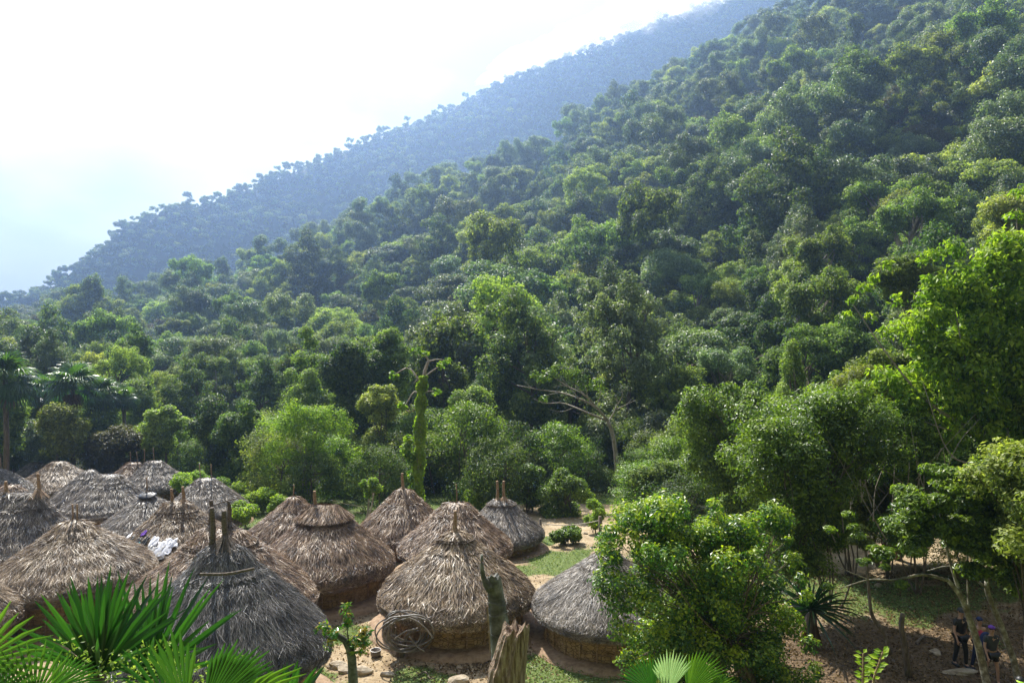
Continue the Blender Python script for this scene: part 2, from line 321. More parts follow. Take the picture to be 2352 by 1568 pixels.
def ground_mat():
    m, nt, o = mat('earth_and_grass'); L = nt.links.new
    at = node(nt, 'ShaderNodeAttribute', attribute_name='grass'); tc = nt.nodes.new('ShaderNodeTexCoord')
    a = node(nt, 'ShaderNodeTexNoise'); a.inputs['Scale'].default_value = .7; a.inputs['Detail'].default_value = 10; a.inputs['Roughness'].default_value = .65
    b = node(nt, 'ShaderNodeTexNoise'); b.inputs['Scale'].default_value = 9; b.inputs['Detail'].default_value = 8; b.inputs['Roughness'].default_value = .7
    L(tc.outputs['Object'], a.inputs['Vector']); L(tc.outputs['Object'], b.inputs['Vector'])
    ra = ramp(nt, [(.3, (.19, .135, .08)), (.5, (.33, .25, .15)), (.68, (.46, .37, .25))]); L(a.outputs['Fac'], ra.inputs[0])
    rb = ramp(nt, [(.32, (.45, .42, .40)), (.5, (1, 1, 1)), (.7, (1.15, 1.1, 1.05))]); L(b.outputs['Fac'], rb.inputs[0])
    mm = node(nt, 'ShaderNodeMix', data_type='RGBA', blend_type='MULTIPLY'); mm.inputs['Factor'].default_value = 1; L(ra.outputs[0], mm.inputs[6]); L(rb.outputs[0], mm.inputs[7])
    rg = ramp(nt, [(.3, (.05, .075, .02)), (.5, (.10, .14, .035)), (.7, (.20, .22, .07))]); L(b.outputs['Fac'], rg.inputs[0])
    ad = node(nt, 'ShaderNodeMath', operation='ADD'); L(at.outputs['Fac'], ad.inputs[0])
    sb = node(nt, 'ShaderNodeMath', operation='MULTIPLY_ADD'); L(b.outputs['Fac'], sb.inputs[0]); sb.inputs[1].default_value = 1.2; sb.inputs[2].default_value = -.6
    L(sb.outputs[0], ad.inputs[1])
    rm = ramp(nt, [(.35, (0, 0, 0)), (.6, (1, 1, 1))]); L(ad.outputs[0], rm.inputs[0])
    m2 = node(nt, 'ShaderNodeMix', data_type='RGBA'); L(rm.outputs[0], m2.inputs['Factor']); L(mm.outputs[2], m2.inputs[6]); L(rg.outputs[0], m2.inputs[7])
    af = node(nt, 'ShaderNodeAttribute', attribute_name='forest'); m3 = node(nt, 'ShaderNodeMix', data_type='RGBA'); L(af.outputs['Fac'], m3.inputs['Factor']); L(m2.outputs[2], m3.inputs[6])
    ah = node(nt, 'ShaderNodeAttribute', attribute_name='litter_shade'); rh = ramp(nt, [(.3, (.05, .034, .02)), (.55, (.12, .08, .045)), (.72, (.26, .18, .10))]); L(b.outputs['Fac'], rh.inputs[0])
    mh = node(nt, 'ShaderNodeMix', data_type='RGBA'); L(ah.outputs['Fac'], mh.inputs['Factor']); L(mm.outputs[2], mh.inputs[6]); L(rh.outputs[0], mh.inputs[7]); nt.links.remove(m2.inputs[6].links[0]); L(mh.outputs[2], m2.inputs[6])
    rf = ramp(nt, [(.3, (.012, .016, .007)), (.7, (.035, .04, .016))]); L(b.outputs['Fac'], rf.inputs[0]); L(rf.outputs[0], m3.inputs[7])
    p = nt.nodes.new('ShaderNodeBsdfPrincipled'); p.inputs['Roughness'].default_value = .95; p.inputs['Specular IOR Level'].default_value = .2; L(m3.outputs[2], p.inputs['Base Color'])
    bu = nt.nodes.new('ShaderNodeBump'); bu.inputs['Strength'].default_value = .7; bu.inputs['Distance'].default_value = .08; L(b.outputs['Fac'], bu.inputs['Height']); L(bu.outputs[0], p.inputs['Normal'])
    L(p.outputs[0], o.inputs[0]); return m
g = MB(); g.add(vt, gq)
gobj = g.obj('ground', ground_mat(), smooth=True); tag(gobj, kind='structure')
ga = gobj.data.attributes.new('grass', 'FLOAT', 'POINT')
gv = grassy(vt[:, 0], vt[:, 1]); gv = np.where(vt[:, 1] > 60, 1, gv)
ga.data.foreach_set('value', gv.astype(np.float32))
gh = gobj.data.attributes.new('litter_shade', 'FLOAT', 'POINT'); gh.data.foreach_set('value', (sm((vt[:, 0]-6.0)/2.5)*sm((27-vt[:, 1])/4)*.9).astype(np.float32))  # darker soil at right: litter, plus tree shade painted into the ground colour
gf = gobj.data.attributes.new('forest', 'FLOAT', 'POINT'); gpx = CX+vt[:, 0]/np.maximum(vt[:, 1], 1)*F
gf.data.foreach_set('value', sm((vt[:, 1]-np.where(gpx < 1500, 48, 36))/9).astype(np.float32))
def on_ground(px, py, d=20.0):
    for _ in range(40): d = d*.5+.5*(-float(ground((px-CX)/F*d, d))*F/(py-CY))
    return np.array([(px-CX)/F*d, d, float(ground((px-CX)/F*d, d))])
# ------------------------------------------------------------------ huts
PROF = np.array([(0, 0), (.10, .04), (.20, .145), (.30, .275), (.345, .30), (.5, .45), (.66, .585), (.85, .77), (.955, .89), (1.0, .985), (.985, 1.05)])
def roof_surf(s, th, RR, H, w, bump):
    """s 0..1 down the slope, angle -> point; w half-length of the ridge"""
    k = np.linspace(0, 1, len(PROF)); r = np.interp(s, k, PROF[:, 0]); z = -np.interp(s, k, PROF[:, 1])*H
    rr = r*RR*(1+bump*(np.sin(2*th+RR*17)+np.sin(3*th+1.3+RR*31)+.7*np.sin(5*th+.4+s*3+RR*11))*.6*r)
    x = rr*np.cos(th)+w*np.clip(1-r*1.6, 0, 1)*np.cos(th); y = rr*np.sin(th)
    z = z+bump*RR*(np.sin(4*th+2+RR*23)*.35+.5*np.sin(th+RR*41))*.6*r-bump*H*.8*np.sin(s*9+RR*13)*.3
    return np.stack([x, y, z], -1)
def make_roof(rng, RR, H, w, m, nst, tiers, width, parent, bump=.03, length=.36, cap=0):
    mb = MB()
    # under body
    sn, tn = 20, 48
    s_ = np.linspace(0, 1, sn); th = np.arange(tn)*2*np.pi/tn
    SS, TT = np.meshgrid(s_, th, indexing='ij'); v = roof_surf(SS, TT, RR*.985, H, w, bump); v[..., 2] -= .05
    i = np.arange(sn-1)[:, None]*tn; j = np.arange(tn)[None]; j2 = (j+1) % tn
    q = np.stack([i+j, i+j2, i+tn+j2, i+tn+j], -1).reshape(-1, 4)
    inner = v[-1]*[.80, .80, 1]+[0, 0, .05]; v = np.concatenate([v.reshape(-1, 3), inner, [[0, 0, -H*.6]]])
    a = (sn-1)*tn; b = sn*tn; q2 = np.stack([a+j[0], a+j2[0], b+j2[0], b+j[0]], -1); t = np.stack([b+j[0], b+j2[0], np.full(tn, b+tn)], -1)
    mb.add(v, np.concatenate([q, q2]), t, .2)
    # strands
    n = int(nst*2.4); u = rng.uniform(0, 1, n)
    s0 = np.sqrt(u)*1.0
    kk = tiers
    s0 = np.where(rng.random(n) < (.55 if tiers < 8 else .85 if tiers < 12 else .3), (np.floor(s0*kk)+rng.beta(2.2, 1.6, n)*1.0)/kk, s0)
    s0 = np.clip(s0, .004, 1)
    th0 = rng.uniform(0, 2*np.pi, n)
    wig = .25*np.sin(th0*9+rng.normal()*3)/kk; s0 = np.clip(s0+wig*.6, .004, 1)
    slope = math.hypot(RR, H)*1.08; ln = length*rng.uniform(.5, 1.25, n)*np.where(s0 < .3, 1.35, 1); ds = ln/slope
    cp = rng.random(n) < cap; s0 = np.where(cp, rng.uniform(.03, .24, n), s0); ds = np.where(cp, np.maximum(.335+rng.normal(size=n)*.022-s0, .04), ds)
    lift0 = rng.uniform(0, .03, n)+.07*cp; fr = (s0*kk) % 1; lift1 = rng.uniform(.0, .06, n)+.13*cp+(.17 if 8 <= tiers < 12 else .11)*fr*rng.random(n)
    p0 = roof_surf(s0, th0, RR, H, w, bump); th1 = th0+rng.normal(size=n)*.05/np.maximum(s0, .15)
    s1 = s0+ds; p1 = roof_surf(np.minimum(s1, 1), th1, RR, H, w, bump)
    over = np.maximum(s1-1, 0)*slope*.32
    p1 = p1+np.stack([np.cos(th1)*over*.12, np.sin(th1)*over*.12, -over], -1)
    rad = np.stack([np.cos(th0)*.55, np.sin(th0)*.55, np.full(n, .83)], -1)
    p0 = p0+rad*lift0[:, None]; p1 = p1+rad*lift1[:, None]
    d = unit(p1-p0); side = unit(np.cross(d, rad)+rng.normal(size=(n, 3))*.5)
    wd = width*.45*rng.uniform(.4, 1.6, n)*np.where(s0 < .3, 1.35, 1); wd = wd[:, None]
    pm = (p0+p1)*.5+rad*.015
    v = np.stack([p0-side*wd*.4, p0+side*wd*.4, pm+side*wd*.5, p1+side*wd*.12, p1-side*wd*.12, pm-side*wd*.5], 1).reshape(-1, 3)
    bi = np.arange(n)[:, None]*6
    q = np.concatenate([bi+[[0, 1, 2, 5]], bi+[[5, 2, 3, 4]]])
    tone = np.clip(rng.normal(.42, .33, n)+.10*np.sin(th0*5+s0*9)+.10*(s0 < .3)+(.34 if 8 <= tiers < 12 else .12)*(fr-.5), 0, 1)
    mb.add(v, q, None, np.concatenate([tone, tone]))
    return mb.obj('roof', m, parent)
def ring(mb, rng, RR, H, w, s, r, turns=2, tone=.4, arc=(0, 6.283), bump=.03):
    for k in range(turns):
        th = np.linspace(arc[0], arc[1], 50); p = roof_surf(np.full(50, s)+.012*np.sin(th*3+k*2), th, RR*1.02, H, w, bump)
        p[:, 2] += .07+.02*np.sin(th*7+k*3)+k*.02; p[:, :2] *= 1+.03*k
        tube(mb, p, r, 5, tone)
HUTS = []
def hut(cx, apex, ex_r, ey, d, style, label, horns=(), thick=True, w=.0, tiers=9, n=9000, width=.028, ringed=0, wall=True, door=None, tilt=0, hcol='cane', lattice=True, cap=0):
    rng = np.random.default_rng(int(cx*7+apex))
    ez = (CY-ey)/F*d; RR = ex_r/F*d; H = (CY-apex)/F*d-ez; x = (cx-CX)/F*d
    gz = float(ground(x, d)); HUTS.append((x, d, RR))
    root = empty('hut', (x, d, gz), label, 'hut', 'round thatched huts of the village')
    rf = make_roof(rng, RR, H, w, M[style], n, tiers, width, root, cap=cap); rf.location = (0, 0, ez+H-gz)
    for hx, top, base in horns:
        bx = (hx-cx)/F*d; zt = (CY-top)/F*d-(ez+H); zb = (CY-base)/F*d-(ez+H)-.15
        mb = MB(); k = 14 if thick else 5; t = np.linspace(0, 1, k)
        pts = np.stack([bx+.05*np.sin(t*3+hx)*(1-t)-.02, .03*np.sin(t*4), zb+(zt-zb)*t], -1)
        if thick:
            rad = (.085-.03*t)*(1+.13*(np.arange(k) % 2)); rad[0] *= 1.5; tube(mb, pts, rad, 9, .5, wob=.06, rng=rng)
            a = rng.uniform(0, 6.28, 90); l = rng.uniform(.2, .5, 90)
            c0 = np.stack([bx+.06*np.cos(a), .06*np.sin(a), np.full(90, zb+.3)], -1); c1 = np.stack([bx+(.1+l)*np.cos(a)*.8, (.1+l)*np.sin(a)*.8, zb+.12-l*.45], -1)
            sd_ = np.stack([-np.sin(a), np.cos(a), 0*a], -1)*.016
            mb.add(np.stack([c0-sd_*.5, c0+sd_*.5, c1+sd_, c1-sd_], 1).reshape(-1, 3), np.arange(360).reshape(-1, 4))
        else: tube(mb, pts, .027, 6, .5)
        mb.obj('roof_horn' if thick else 'roof_pole', M[hcol], rf, smooth=True)
    if ringed:
        mb = MB(); ring(mb, rng, RR, H, w, ringed, .022, 3); mb.obj('binding_ring', M['darkcane'], rf, smooth=True)
    wr = RR*.83; top = ez-gz+.12*H; mb = MB(); tn, zn = 72, 7
    th = np.arange(tn)*2*np.pi/tn; zz = np.linspace(-.25, top, zn)
    rad = wr*(1+.012*rng.normal(size=(zn, tn)))
    v = np.stack([rad*np.cos(th), rad*np.sin(th), np.broadcast_to(zz[:, None], (zn, tn))], -1)
    i = np.arange(zn-1)[:, None]*tn; j = np.arange(tn)[None]; j2 = (j+1) % tn
    mb.add(v, np.stack([i+j, i+j2, i+tn+j2, i+tn+j], -1).reshape(-1, 4))
    wl = mb.obj('wall', M['mud'], root, smooth=True)
    if lattice:
        mb = MB()
        for a in np.arange(-2.9, 0, .26): tube(mb, [(wr*1.02*math.cos(a), wr*1.02*math.sin(a), -.2), (wr*1.02*math.cos(a+.01), wr*1.02*math.sin(a+.01), top)], .028, 6, rng.random())
        for zc in np.arange(.2, top, .24):
            a = np.linspace(-3.1, .0, 30); zc2 = zc+.03*np.sin(a*3+zc*9)
            tube(mb, np.stack([wr*1.028*np.cos(a), wr*1.028*np.sin(a), zc2], -1), .010, 4, .5)
        mb.obj('cane_lattice', M['cane'], wl)
    if door:
        a0 = door; mb = MB(); wd = .30
        def dp(a, r, z): return (wr*r*math.cos(a), wr*r*math.sin(a), z)
        da = wd/wr; vv = [dp(a0-da, 1.03, .05), dp(a0+da, 1.03, .05), dp(a0+da, 1.03, top), dp(a0-da, 1.03, top), dp(a0-da, 1.06, .05), dp(a0+da, 1.06, .05), dp(a0+da, 1.06, top), dp(a0-da, 1.06, top)]
        mb.add(vv, [(0, 3, 2, 1), (4, 5, 6, 7), (0, 1, 5, 4), (1, 2, 6, 5), (2, 3, 7, 6), (3, 0, 4, 7)]); dr = mb.obj('doorway', M['black'], wl)
        mb = MB()
        for s_ in (-1, 1): tube(mb, [dp(a0+s_*da, 1.07, 0), dp(a0+s_*da, 1.07, top)], .05, 8, .6)
        mb.obj('door_frame', M['cane'], dr)
    mb = MB(); th = np.arange(48)*2*np.pi/48
    prof = [(wr*1.34, -.25), (wr*1.30, .04), (wr*1.20, .13), (wr*.98, .15)]
    v = np.array([[(r*(1+.02*math.sin(3*a+cx)))*math.cos(a), r*math.sin(a), z] for r, z in prof for a in th])
    i = np.arange(3)[:, None]*48; j = np.arange(48)[None]; j2 = (j+1) % 48
    mb.add(v, np.stack([i+j, i+j2, i+48+j2, i+48+j], -1).reshape(-1, 4)); mb.obj('plinth', M['plinth'], root, smooth=True)
    print('hut %5.0f d=%.1f R=%.2f H=%.2f eave=%.2f' % (cx, d, RR, H, ez-gz))
    return root, rf, ez, H, RR
M['black'] = flat('dark_interior', (.01, .008, .006))
h1 = hut(514, 1250, 243, 1490, 18.3, 'th_dark', 'nearest charcoal thatched hut with two bound roof horns above a crossbar, behind the sword-leaved plant', [(489, 1165, 1262), (517, 1172, 1240)], w=.25, n=48000, width=.019, tiers=7, hcol='darkcane')
h2 = hut(508, 1212, 217, 1378, 24, 'th_brown', 'large brown thatched hut right behind the charcoal one, its two horns joined by a stick', [(487, 1148, 1212), (527, 1150, 1207)], w=.5, n=26000, width=.024, ringed=.27, hcol='darkcane')
h3 = hut(745, 1160, 161, 1297, 27.6, 'th_brown', 'brown thatched hut with an overhanging top tier, in the middle of the village', [(724, 1127, 1172)], w=.35, n=22000, width=.030, tiers=5, cap=.09)
h4 = hut(1047, 1219, 181, 1364, 24.4, 'th_tan', 'shaggy light brown thatched hut with one horn and a ring, behind the coiled tubing', [(1047, 1172, 1222)], w=.1, n=19000, width=.040, ringed=.20, tiers=7)
hut(928, 1121, 111, 1230, 34, 'th_brown', 'brown thatched hut with a single thick horn, in front of the vine-clad snag', [(925, 1086, 1124)], w=.15, n=14000, width=.034)
hut(1048, 1151, 132, 1262, 30.2, 'th_brown', 'wide brown thatched hut with a thin crooked pole, just behind the shaggy ringed hut', [(1049, 1111, 1155)], thick=False, w=.3, n=15000, width=.034)
hut(1152, 1146, 99, 1229, 34.5, 'th_grey', 'small pale grey thatched hut with twin horns and a mud plinth beside the dirt path', [(1143, 1104, 1150), (1158, 1104, 1146)], w=.3, n=13000, width=.028, ringed=.24, tiers=14)
hut(676, 1139, 108, 1238, 33.4, 'th_brown', 'brown thatched hut with one thin pole, partly hidden behind the two in front of it', [(676, 1112, 1142)], thick=False, n=12000, width=.034)
hut(474, 1096, 95, 1173, 41, 'th_grey', 'grey thatched hut with two thin poles beside the bright green shrubs', [(459, 1066, 1100), (486, 1066, 1100)], thick=False, w=.3, n=11000, width=.034, tiers=10)
h10 = hut(408, 1150, 140, 1270, 31.5, 'th_tan', 'reddish brown thatched hut with washing spread on its slope and two short horns', [(395, 1122, 1156), (421, 1117, 1152)], w=.3, n=18000, width=.030, ringed=.25)
hut(168, 1194, 173, 1322, 25.5, 'th_tan', 'broad tan thatched hut with an ochre mud wall, left behind the sword-leaved plant', [(168, 1157, 1200), (179, 1157, 1200)], thick=False, w=.1, n=26000, width=.024, tiers=9)
hut(48, 1127, 132, 1268, 30.3, 'th_grey', 'large dark grey-brown hut with a broad ridge and two horns at the left border', [(15, 1105, 1135), (89, 1087, 1130)], w=.75, n=18000, width=.034)
hut(205, 1077, 86, 1154, 45, 'th_grey', 'grey domed hut between the pale one and the hut with a doorway', (), n=9000, width=.036, tiers=8)
hut(252, 1087, 99, 1170, 40.6, 'th_grey', 'grey thatched hut in banded tiers with a dark doorway in its ochre wall', (), w=.35, n=12000, width=.032, tiers=8, door=-1.75)
h15 = hut(340, 1136, 108, 1216, 36, 'th_grey', 'dark grey thatched hut with a black cloth over its peak', [(338, 1096, 1140)], thick=False, n=13000, width=.032, tiers=10)
hut(356, 1057, 74, 1118, 49, 'th_grey', 'grey thatched hut with two poles standing highest at the back of the village', [(332, 1030, 1062), (353, 1028, 1062)], thick=False, w=.35, n=9000, width=.038, tiers=9)
hut(306, 1061, 64, 1112, 55, 'th_brown', 'brown hut top peeking out behind the highest grey hut', [(300, 1038, 1064), (315, 1037, 1064)], thick=False, w=.35, n=7000, width=.04)
hut(134, 1059, 86, 1118, 50, 'th_tan', 'pale tan thatched hut without poles at the back left of the village', (), n=9000, width=.036, w=.2)
hut(82, 1061, 56, 1100, 59, 'th_grey', 'small grey hut farthest back under the fan palms', (), n=6000, width=.045, w=.3)
hut(0, 1076, 68, 1130, 47, 'th_grey', 'grey hut cut by the left border beneath the tallest fan palm', [(2, 1050, 1080)], thick=False, n=8000, width=.036)
hut(22, 1112, 88, 1190, 38.5, 'th_brown', 'light brown hut mostly hidden behind the large two-horned hut at the left border', (), n=9000, width=.036, w=.3)
hut(-105, 1290, 128, 1432, 21.5, 'th_tan', 'tan rounded eave of a hut entering at the left border near the fan palm', (), n=18000, width=.026)
h23 = hut(1395, 1262, 173, 1395, 23.3, 'th_grey', 'light grey thatched hut with a cane-laced mud wall, half hidden by the lime tree', [(1393, 1225, 1266)], n=34000, width=.017, tiers=12)
# crossbars of the two nearest huts are parts of their roofs
def bar(h, a, b, r, name, m='darkcane', n=12, sag=.02):
    root, rf = h[0], h[1]; bpy.context.view_layer.update()
    o = np.array(root.location)+np.array(rf.location); mb = MB()
    pts = curve([a-o, (a+b)/2-o+[0, 0, sag], b-o], n); tube(mb, pts, r, 6, .4); mb.obj(name, M[m], rf, smooth=True)
bar(h1, P(459, 1318, 16.75), P(584, 1305, 16.95), .035, 'crossbar', sag=-.06)
bar(h2, P(478, 1165, 23.9), P(546, 1143, 23.9), .02, 'tie_stick')
# ------------------------------------------------------------------ forest trees: kinds built once, then copied
GRP = {}
def limbs(mb, rng, base, top, rb, C, Rr, r0=.12, droop=0, seg=6, bend=.15):
    base = np.asarray(base, float); top = np.asarray(top, float)
    n = 7; t = np.linspace(0, 1, n)[:, None]; off = np.array([rng.normal()*bend, rng.normal()*bend, 0])*np.linalg.norm(top-base)*.25
    tr = base+(top-base)*t+off*np.sin(t*np.pi); tube(mb, tr, np.linspace(rb, rb*.55, n)*np.where(np.arange(n) == 0, 1.35, 1), seg+2, .5)
    for c_, r_ in zip(C, Rr):
        k = rng.uniform(.62, .97); a = base+(top-base)*k+off*np.sin(k*np.pi); b = np.asarray(c_)+[0, 0, r_*.1]
        mid = (a+b)/2+[0, 0, np.linalg.norm(b-a)*.06]+rng.normal(size=3)*np.linalg.norm(b-a)*.06
        tube(mb, curve([a, mid, b], 6), np.linspace(r0, r0*.25, 6), seg-1, .5)
def kind_tree(kind, seed):
    rng = np.random.default_rng(seed); C = []; Rr = []; ls = .34; n = 5200; matn = 'mid'; asp = .55; tb = .28; up = .4; flat = .75
    if kind == 'round':
        Hh, Rc = rng.uniform(13, 17), rng.uniform(4.6, 5.8); nl = 60; ph = rng.uniform(0, 6.28, 4)
        for k in range(nl):
            d = unit(rng.normal(size=3)+[0, 0, .45]); d[2] = max(d[2], -.6); a = math.atan2(d[1], d[0]); q = (1+.28*math.sin(2*a+ph[0])+.2*math.sin(3*a+ph[1]+d[2]*2))*rng.uniform(.55, 1.08)
            C.append([d[0]*Rc*.82*q, d[1]*Rc*.82*q, Hh-Rc*1.2+d[2]*Rc*1.05*(1+.2*math.sin(a+ph[2]))*rng.uniform(.75, 1.1)]); Rr.append(rng.uniform(.65, 1.55))
        for k in range(6): a = rng.uniform(0, 6.28); C.append([Rc*.5*math.cos(a), Rc*.5*math.sin(a), Hh*rng.uniform(.2, .45)]); Rr.append(rng.uniform(1.2, 1.9))
        n = 19000
    elif kind == 'umbrella':
        Hh, Rc = rng.uniform(12, 15), rng.uniform(4.6, 5.8); ls = .32; flat = .55; up = .2
        for k in range(48):
            a = rng.uniform(0, 6.28); r = Rc*math.sqrt(rng.random())*rng.uniform(.7, 1.1); C.append([r*math.cos(a), r*math.sin(a), Hh-1-.09*r*r-rng.choice([0, 2.5, 5.5])*rng.random()]); Rr.append(rng.uniform(.7, 1.6))
        n = 16000
    elif kind == 'column':
        Hh, Rc = rng.uniform(13, 17), rng.uniform(2.4, 3.2); flat = 1.15; ls = .34; n = 15000
        for k in range(40):
            z = rng.uniform(.1, .97); a = rng.uniform(0, 6.28); r = Rc*.6*rng.random()**.5*(1.1-.5*abs(z-.6)); C.append([r*math.cos(a), r*math.sin(a), Hh*z]); Rr.append(rng.uniform(.6, 1.4))
    elif kind == 'emergent':
        Hh, Rc = rng.uniform(17, 20), rng.uniform(4, 5); tb = .34; n = 11000
        for k in range(16):
            a = rng.uniform(0, 6.28); r = Rc*math.sqrt(rng.random())*.85; C.append([r*math.cos(a), r*math.sin(a), Hh-1.2-.12*r*r*.6-2.8*rng.random()]); Rr.append(rng.uniform(1.1, 1.8))
        for k in range(5): a = rng.uniform(0, 6.28); C.append([1.2*math.cos(a), 1.2*math.sin(a), Hh*rng.uniform(.35, .6)]); Rr.append(rng.uniform(.8, 1.2))
    elif kind == 'feathery':
        Hh, Rc = rng.uniform(11, 13), rng.uniform(4.2, 5.2); ls = .28; asp = .42; flat = .6; n = 17000
        for k in range(44):
            a = rng.uniform(0, 6.28); z = rng.uniform(0, 1); r = Rc*(1-z*.8)*rng.uniform(.35, 1.1)**.5; C.append([r*math.cos(a), r*math.sin(a), Hh*(.42+.55*z)]); Rr.append(rng.uniform(.6, 1.3))
    elif kind == 'brush':
        Hh, Rc = rng.uniform(5, 6.5), rng.uniform(2.8, 3.6); ls = .19; n = 11000; tb = .10
        for k in range(24):
            d = unit(rng.normal(size=3)+[0, 0, .3]); C.append([d[0]*Rc*.75, d[1]*Rc*.75, Hh*.50+d[2]*Hh*.42]); Rr.append(rng.uniform(.8, 1.5))
    C = np.array(C); Rr = np.array(Rr); mb = MB()
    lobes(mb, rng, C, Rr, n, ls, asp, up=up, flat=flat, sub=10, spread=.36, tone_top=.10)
    wb = MB(); limbs(wb, rng, (0, 0, -.8), (rng.normal()*.5, rng.normal()*.5, Hh*.72), tb, C[:12], Rr[:12], r0=tb*.45)
    return mb, wb, Hh
SPEC = [('round', 1, 'mid'), ('round', 2, 'deep'), ('round', 3, 'silver'), ('round', 4, 'pale'), ('umbrella', 5, 'silver'), ('umbrella', 6, 'pale'), ('umbrella', 7, 'mid'),
        ('column', 8, 'deep'), ('column', 9, 'mid'), ('emergent', 10, 'mid'), ('emergent', 11, 'silver'), ('feathery', 12, 'mid'), ('feathery', 13, 'olive'), ('brush', 14, 'mid'), ('brush', 15, 'pale'), ('brush', 16, 'lush'), ('brush', 17, 'deep')]
KN = {'round': 'broadleaf_tree', 'umbrella': 'umbrella_tree', 'column': 'vine_clad_tree', 'emergent': 'emergent_tree', 'feathery': 'feathery_tree', 'brush': 'shrub'}
KD = {'round': 'round-crowned %s tree', 'umbrella': 'flat-topped %s umbrella tree', 'column': 'vine-draped %s tree', 'emergent': 'tall bare-trunked %s tree', 'feathery': 'layered feathery %s tree', 'brush': 'bushy %s shrub'}
KC = {'mid': 'mid-green', 'deep': 'dark green', 'silver': 'silvery green', 'pale': 'pale green', 'olive': 'brownish olive', 'lush': 'glossy green'}
KIT = []
for kind, seed, mt in SPEC:
    a, b, Hh = kind_tree(kind, seed*31)
    KIT.append((kind, mt, a.mesh('crown', M[mt]), b.mesh('trunk', M['palebark' if kind == 'emergent' else 'bark'], True), Hh))
FIRST = {}
def plant_tree(k, x, y, sc, rz, zone, sz=1.0, sink=.5):
    kind, mt, cm, tm, Hh = KIT[k]
    z = float(ground(x, y))-sink
    r = empty(KN[kind], (x, y, z), (KD[kind] % KC[mt])+' '+zone, 'shrub' if kind == 'brush' else 'tree', (KD[kind] % KC[mt])+'s '+zone, rz)
    r.scale = (sc, sc, sc*sz)
    if k not in FIRST:
        c_ = bpy.data.objects.new('crown', cm); t_ = bpy.data.objects.new('trunk', tm); FIRST[k] = (c_, t_)
    else: c_, t_ = [o.copy() for o in FIRST[k]]
    for o in (c_, t_): COL.objects.link(o); o.parent = r
    return r
rng = np.random.default_rng(5)
pts = []
y = 58.0
while y < 1080:
    sp = 5.8 if y < 130 else 7.6 if y < 450 else 5.9
    for x in np.arange(-1.02*(y+12), 1.02*(y+12), sp):
        pts.append((x+rng.uniform(-.42, .42)*sp, y+rng.uniform(-.42, .42)*sp))
    y += sp*.92
cx_ = rng.uniform(-.1*2352, 1.05*2352, 900); cy_ = tab(cx_, Y2)+rng.uniform(-12, 10, 900); pts += list(zip((cx_-CX)/F*cy_, cy_))
pts = np.array(pts); u_ = pts[:, 0]/pts[:, 1]; pxs = CX+u_*F
y0 = tab(pxs, Y0); y1 = tab(pxs, Y1); y2 = tab(pxs, Y2)
gz = ground(pts[:, 0], pts[:, 1])
# keep what can be seen from around the camera: drop trees sunk well below the skyline of nearer ground
vis = np.ones(len(pts), bool)
for i, (x, y) in enumerate(pts):
    t = np.linspace(.25, .97, 26); zz = ground(x*t, y*t)+ (8 if y > 120 else 0)
    if np.max(zz/(y*t)) > (gz[i]+17)/y+.03: vis[i] = False
# open village ground and the room of hand-placed trees stay clear
vis &= (pts[:, 1] > np.where(pxs < 900, 74, np.where(pxs < 1500, 62, 58))) & (pts[:, 1] < y2+14) & (pxs < 2352*1.12) & (pxs > -2352*.12)
rowpy = CY-(gz+9)/pts[:, 1]*F; vis &= rowpy > -170
pts, gz, pxs, y0, y1, y2 = [a[vis] for a in (pts, gz, pxs, y0, y1, y2)]
wts = np.array([1.5, 1.3, 1.1, 1.2, .35, .4, .4, 1.3, 1.2, .5, .35, 1.0, .12, 0, 0, 0, 0]); wts /= wts.sum()
ks = rng.choice(len(KIT), len(pts), p=wts)
# stands of one kind drift in clumps
cl = wob(pts[:, 0], pts[:, 1], 60, 3); ks = np.where((cl > .5) & (rng.random(len(pts)) < .5), 2, ks); ks = np.where((pts[:, 1] > y1+12) & np.isin(ks, [4, 5, 6, 9, 10, 11, 12]), rng.choice([0, 1, 2, 3, 8], len(pts)), ks); ks = np.where((cl < -.5) & (rng.random(len(pts)) < .5), 1, ks)
near_sl = pts[:, 1] <= y1+12
sc = rng.uniform(.75, 1.65, len(pts))*np.where(pts[:, 1] < 120, .62, .97)*np.where((pxs < 1000) & (pts[:, 1] < 230), .74, 1)*np.where(near_sl, 1, np.where(pts[:, 1] > 700, .60, .68)); sc = np.where(pts[:, 1] > y1+12, .76*rng.uniform(.7, 1.3, len(pts)), sc*1.06)
order = np.argsort(pts[:, 1]); inview = (pxs > -40) & (pxs < 2392) & (rowpy[vis] > -60)
NIND = 222
ind = [i for i in order if inview[i]][:NIND]; indset = set(ind)
print('forest trees', len(pts), 'individual up to y', pts[ind[-1], 1])
LM = [(130, 'tallest fan palm'), (330, 'middle fan palms'), (450, 'rounded yellow-green tree'), (620, 'dark mixed tree'), (800, 'airy lime-green tree'), (920, 'domed tree'), (1030, 'vine-clad snag'), (1180, 'epiphyte-hung tree'), (1340, 'bare boughs'), (1480, 'bare leaning trunk'),
      (1620, 'grey-green round tree'), (1780, 'glossy dark tree'), (1900, 'vine pillar'), (2100, 'twiggy brush trees'), (9999, 'big-leaved tree')]
def rank_labels(objs, key, words):
    by = {}
    for o in objs: by.setdefault(o['label'], []).append(o)
    for lb, os_ in by.items():
        if len(os_) < 2: continue
        os_.sort(key=key)
        for k, o in enumerate(os_): o['label'] = lb+', '+(words[k] if k < len(words) else 'one of the last')
ORD = ['', 'second ', 'third ', 'fourth ', 'fifth ', 'sixth ', 'seventh ', 'eighth ', 'ninth ', 'tenth ', 'eleventh ', 'twelfth ', 'thirteenth ', 'fourteenth ', 'fifteenth ']
TR = []
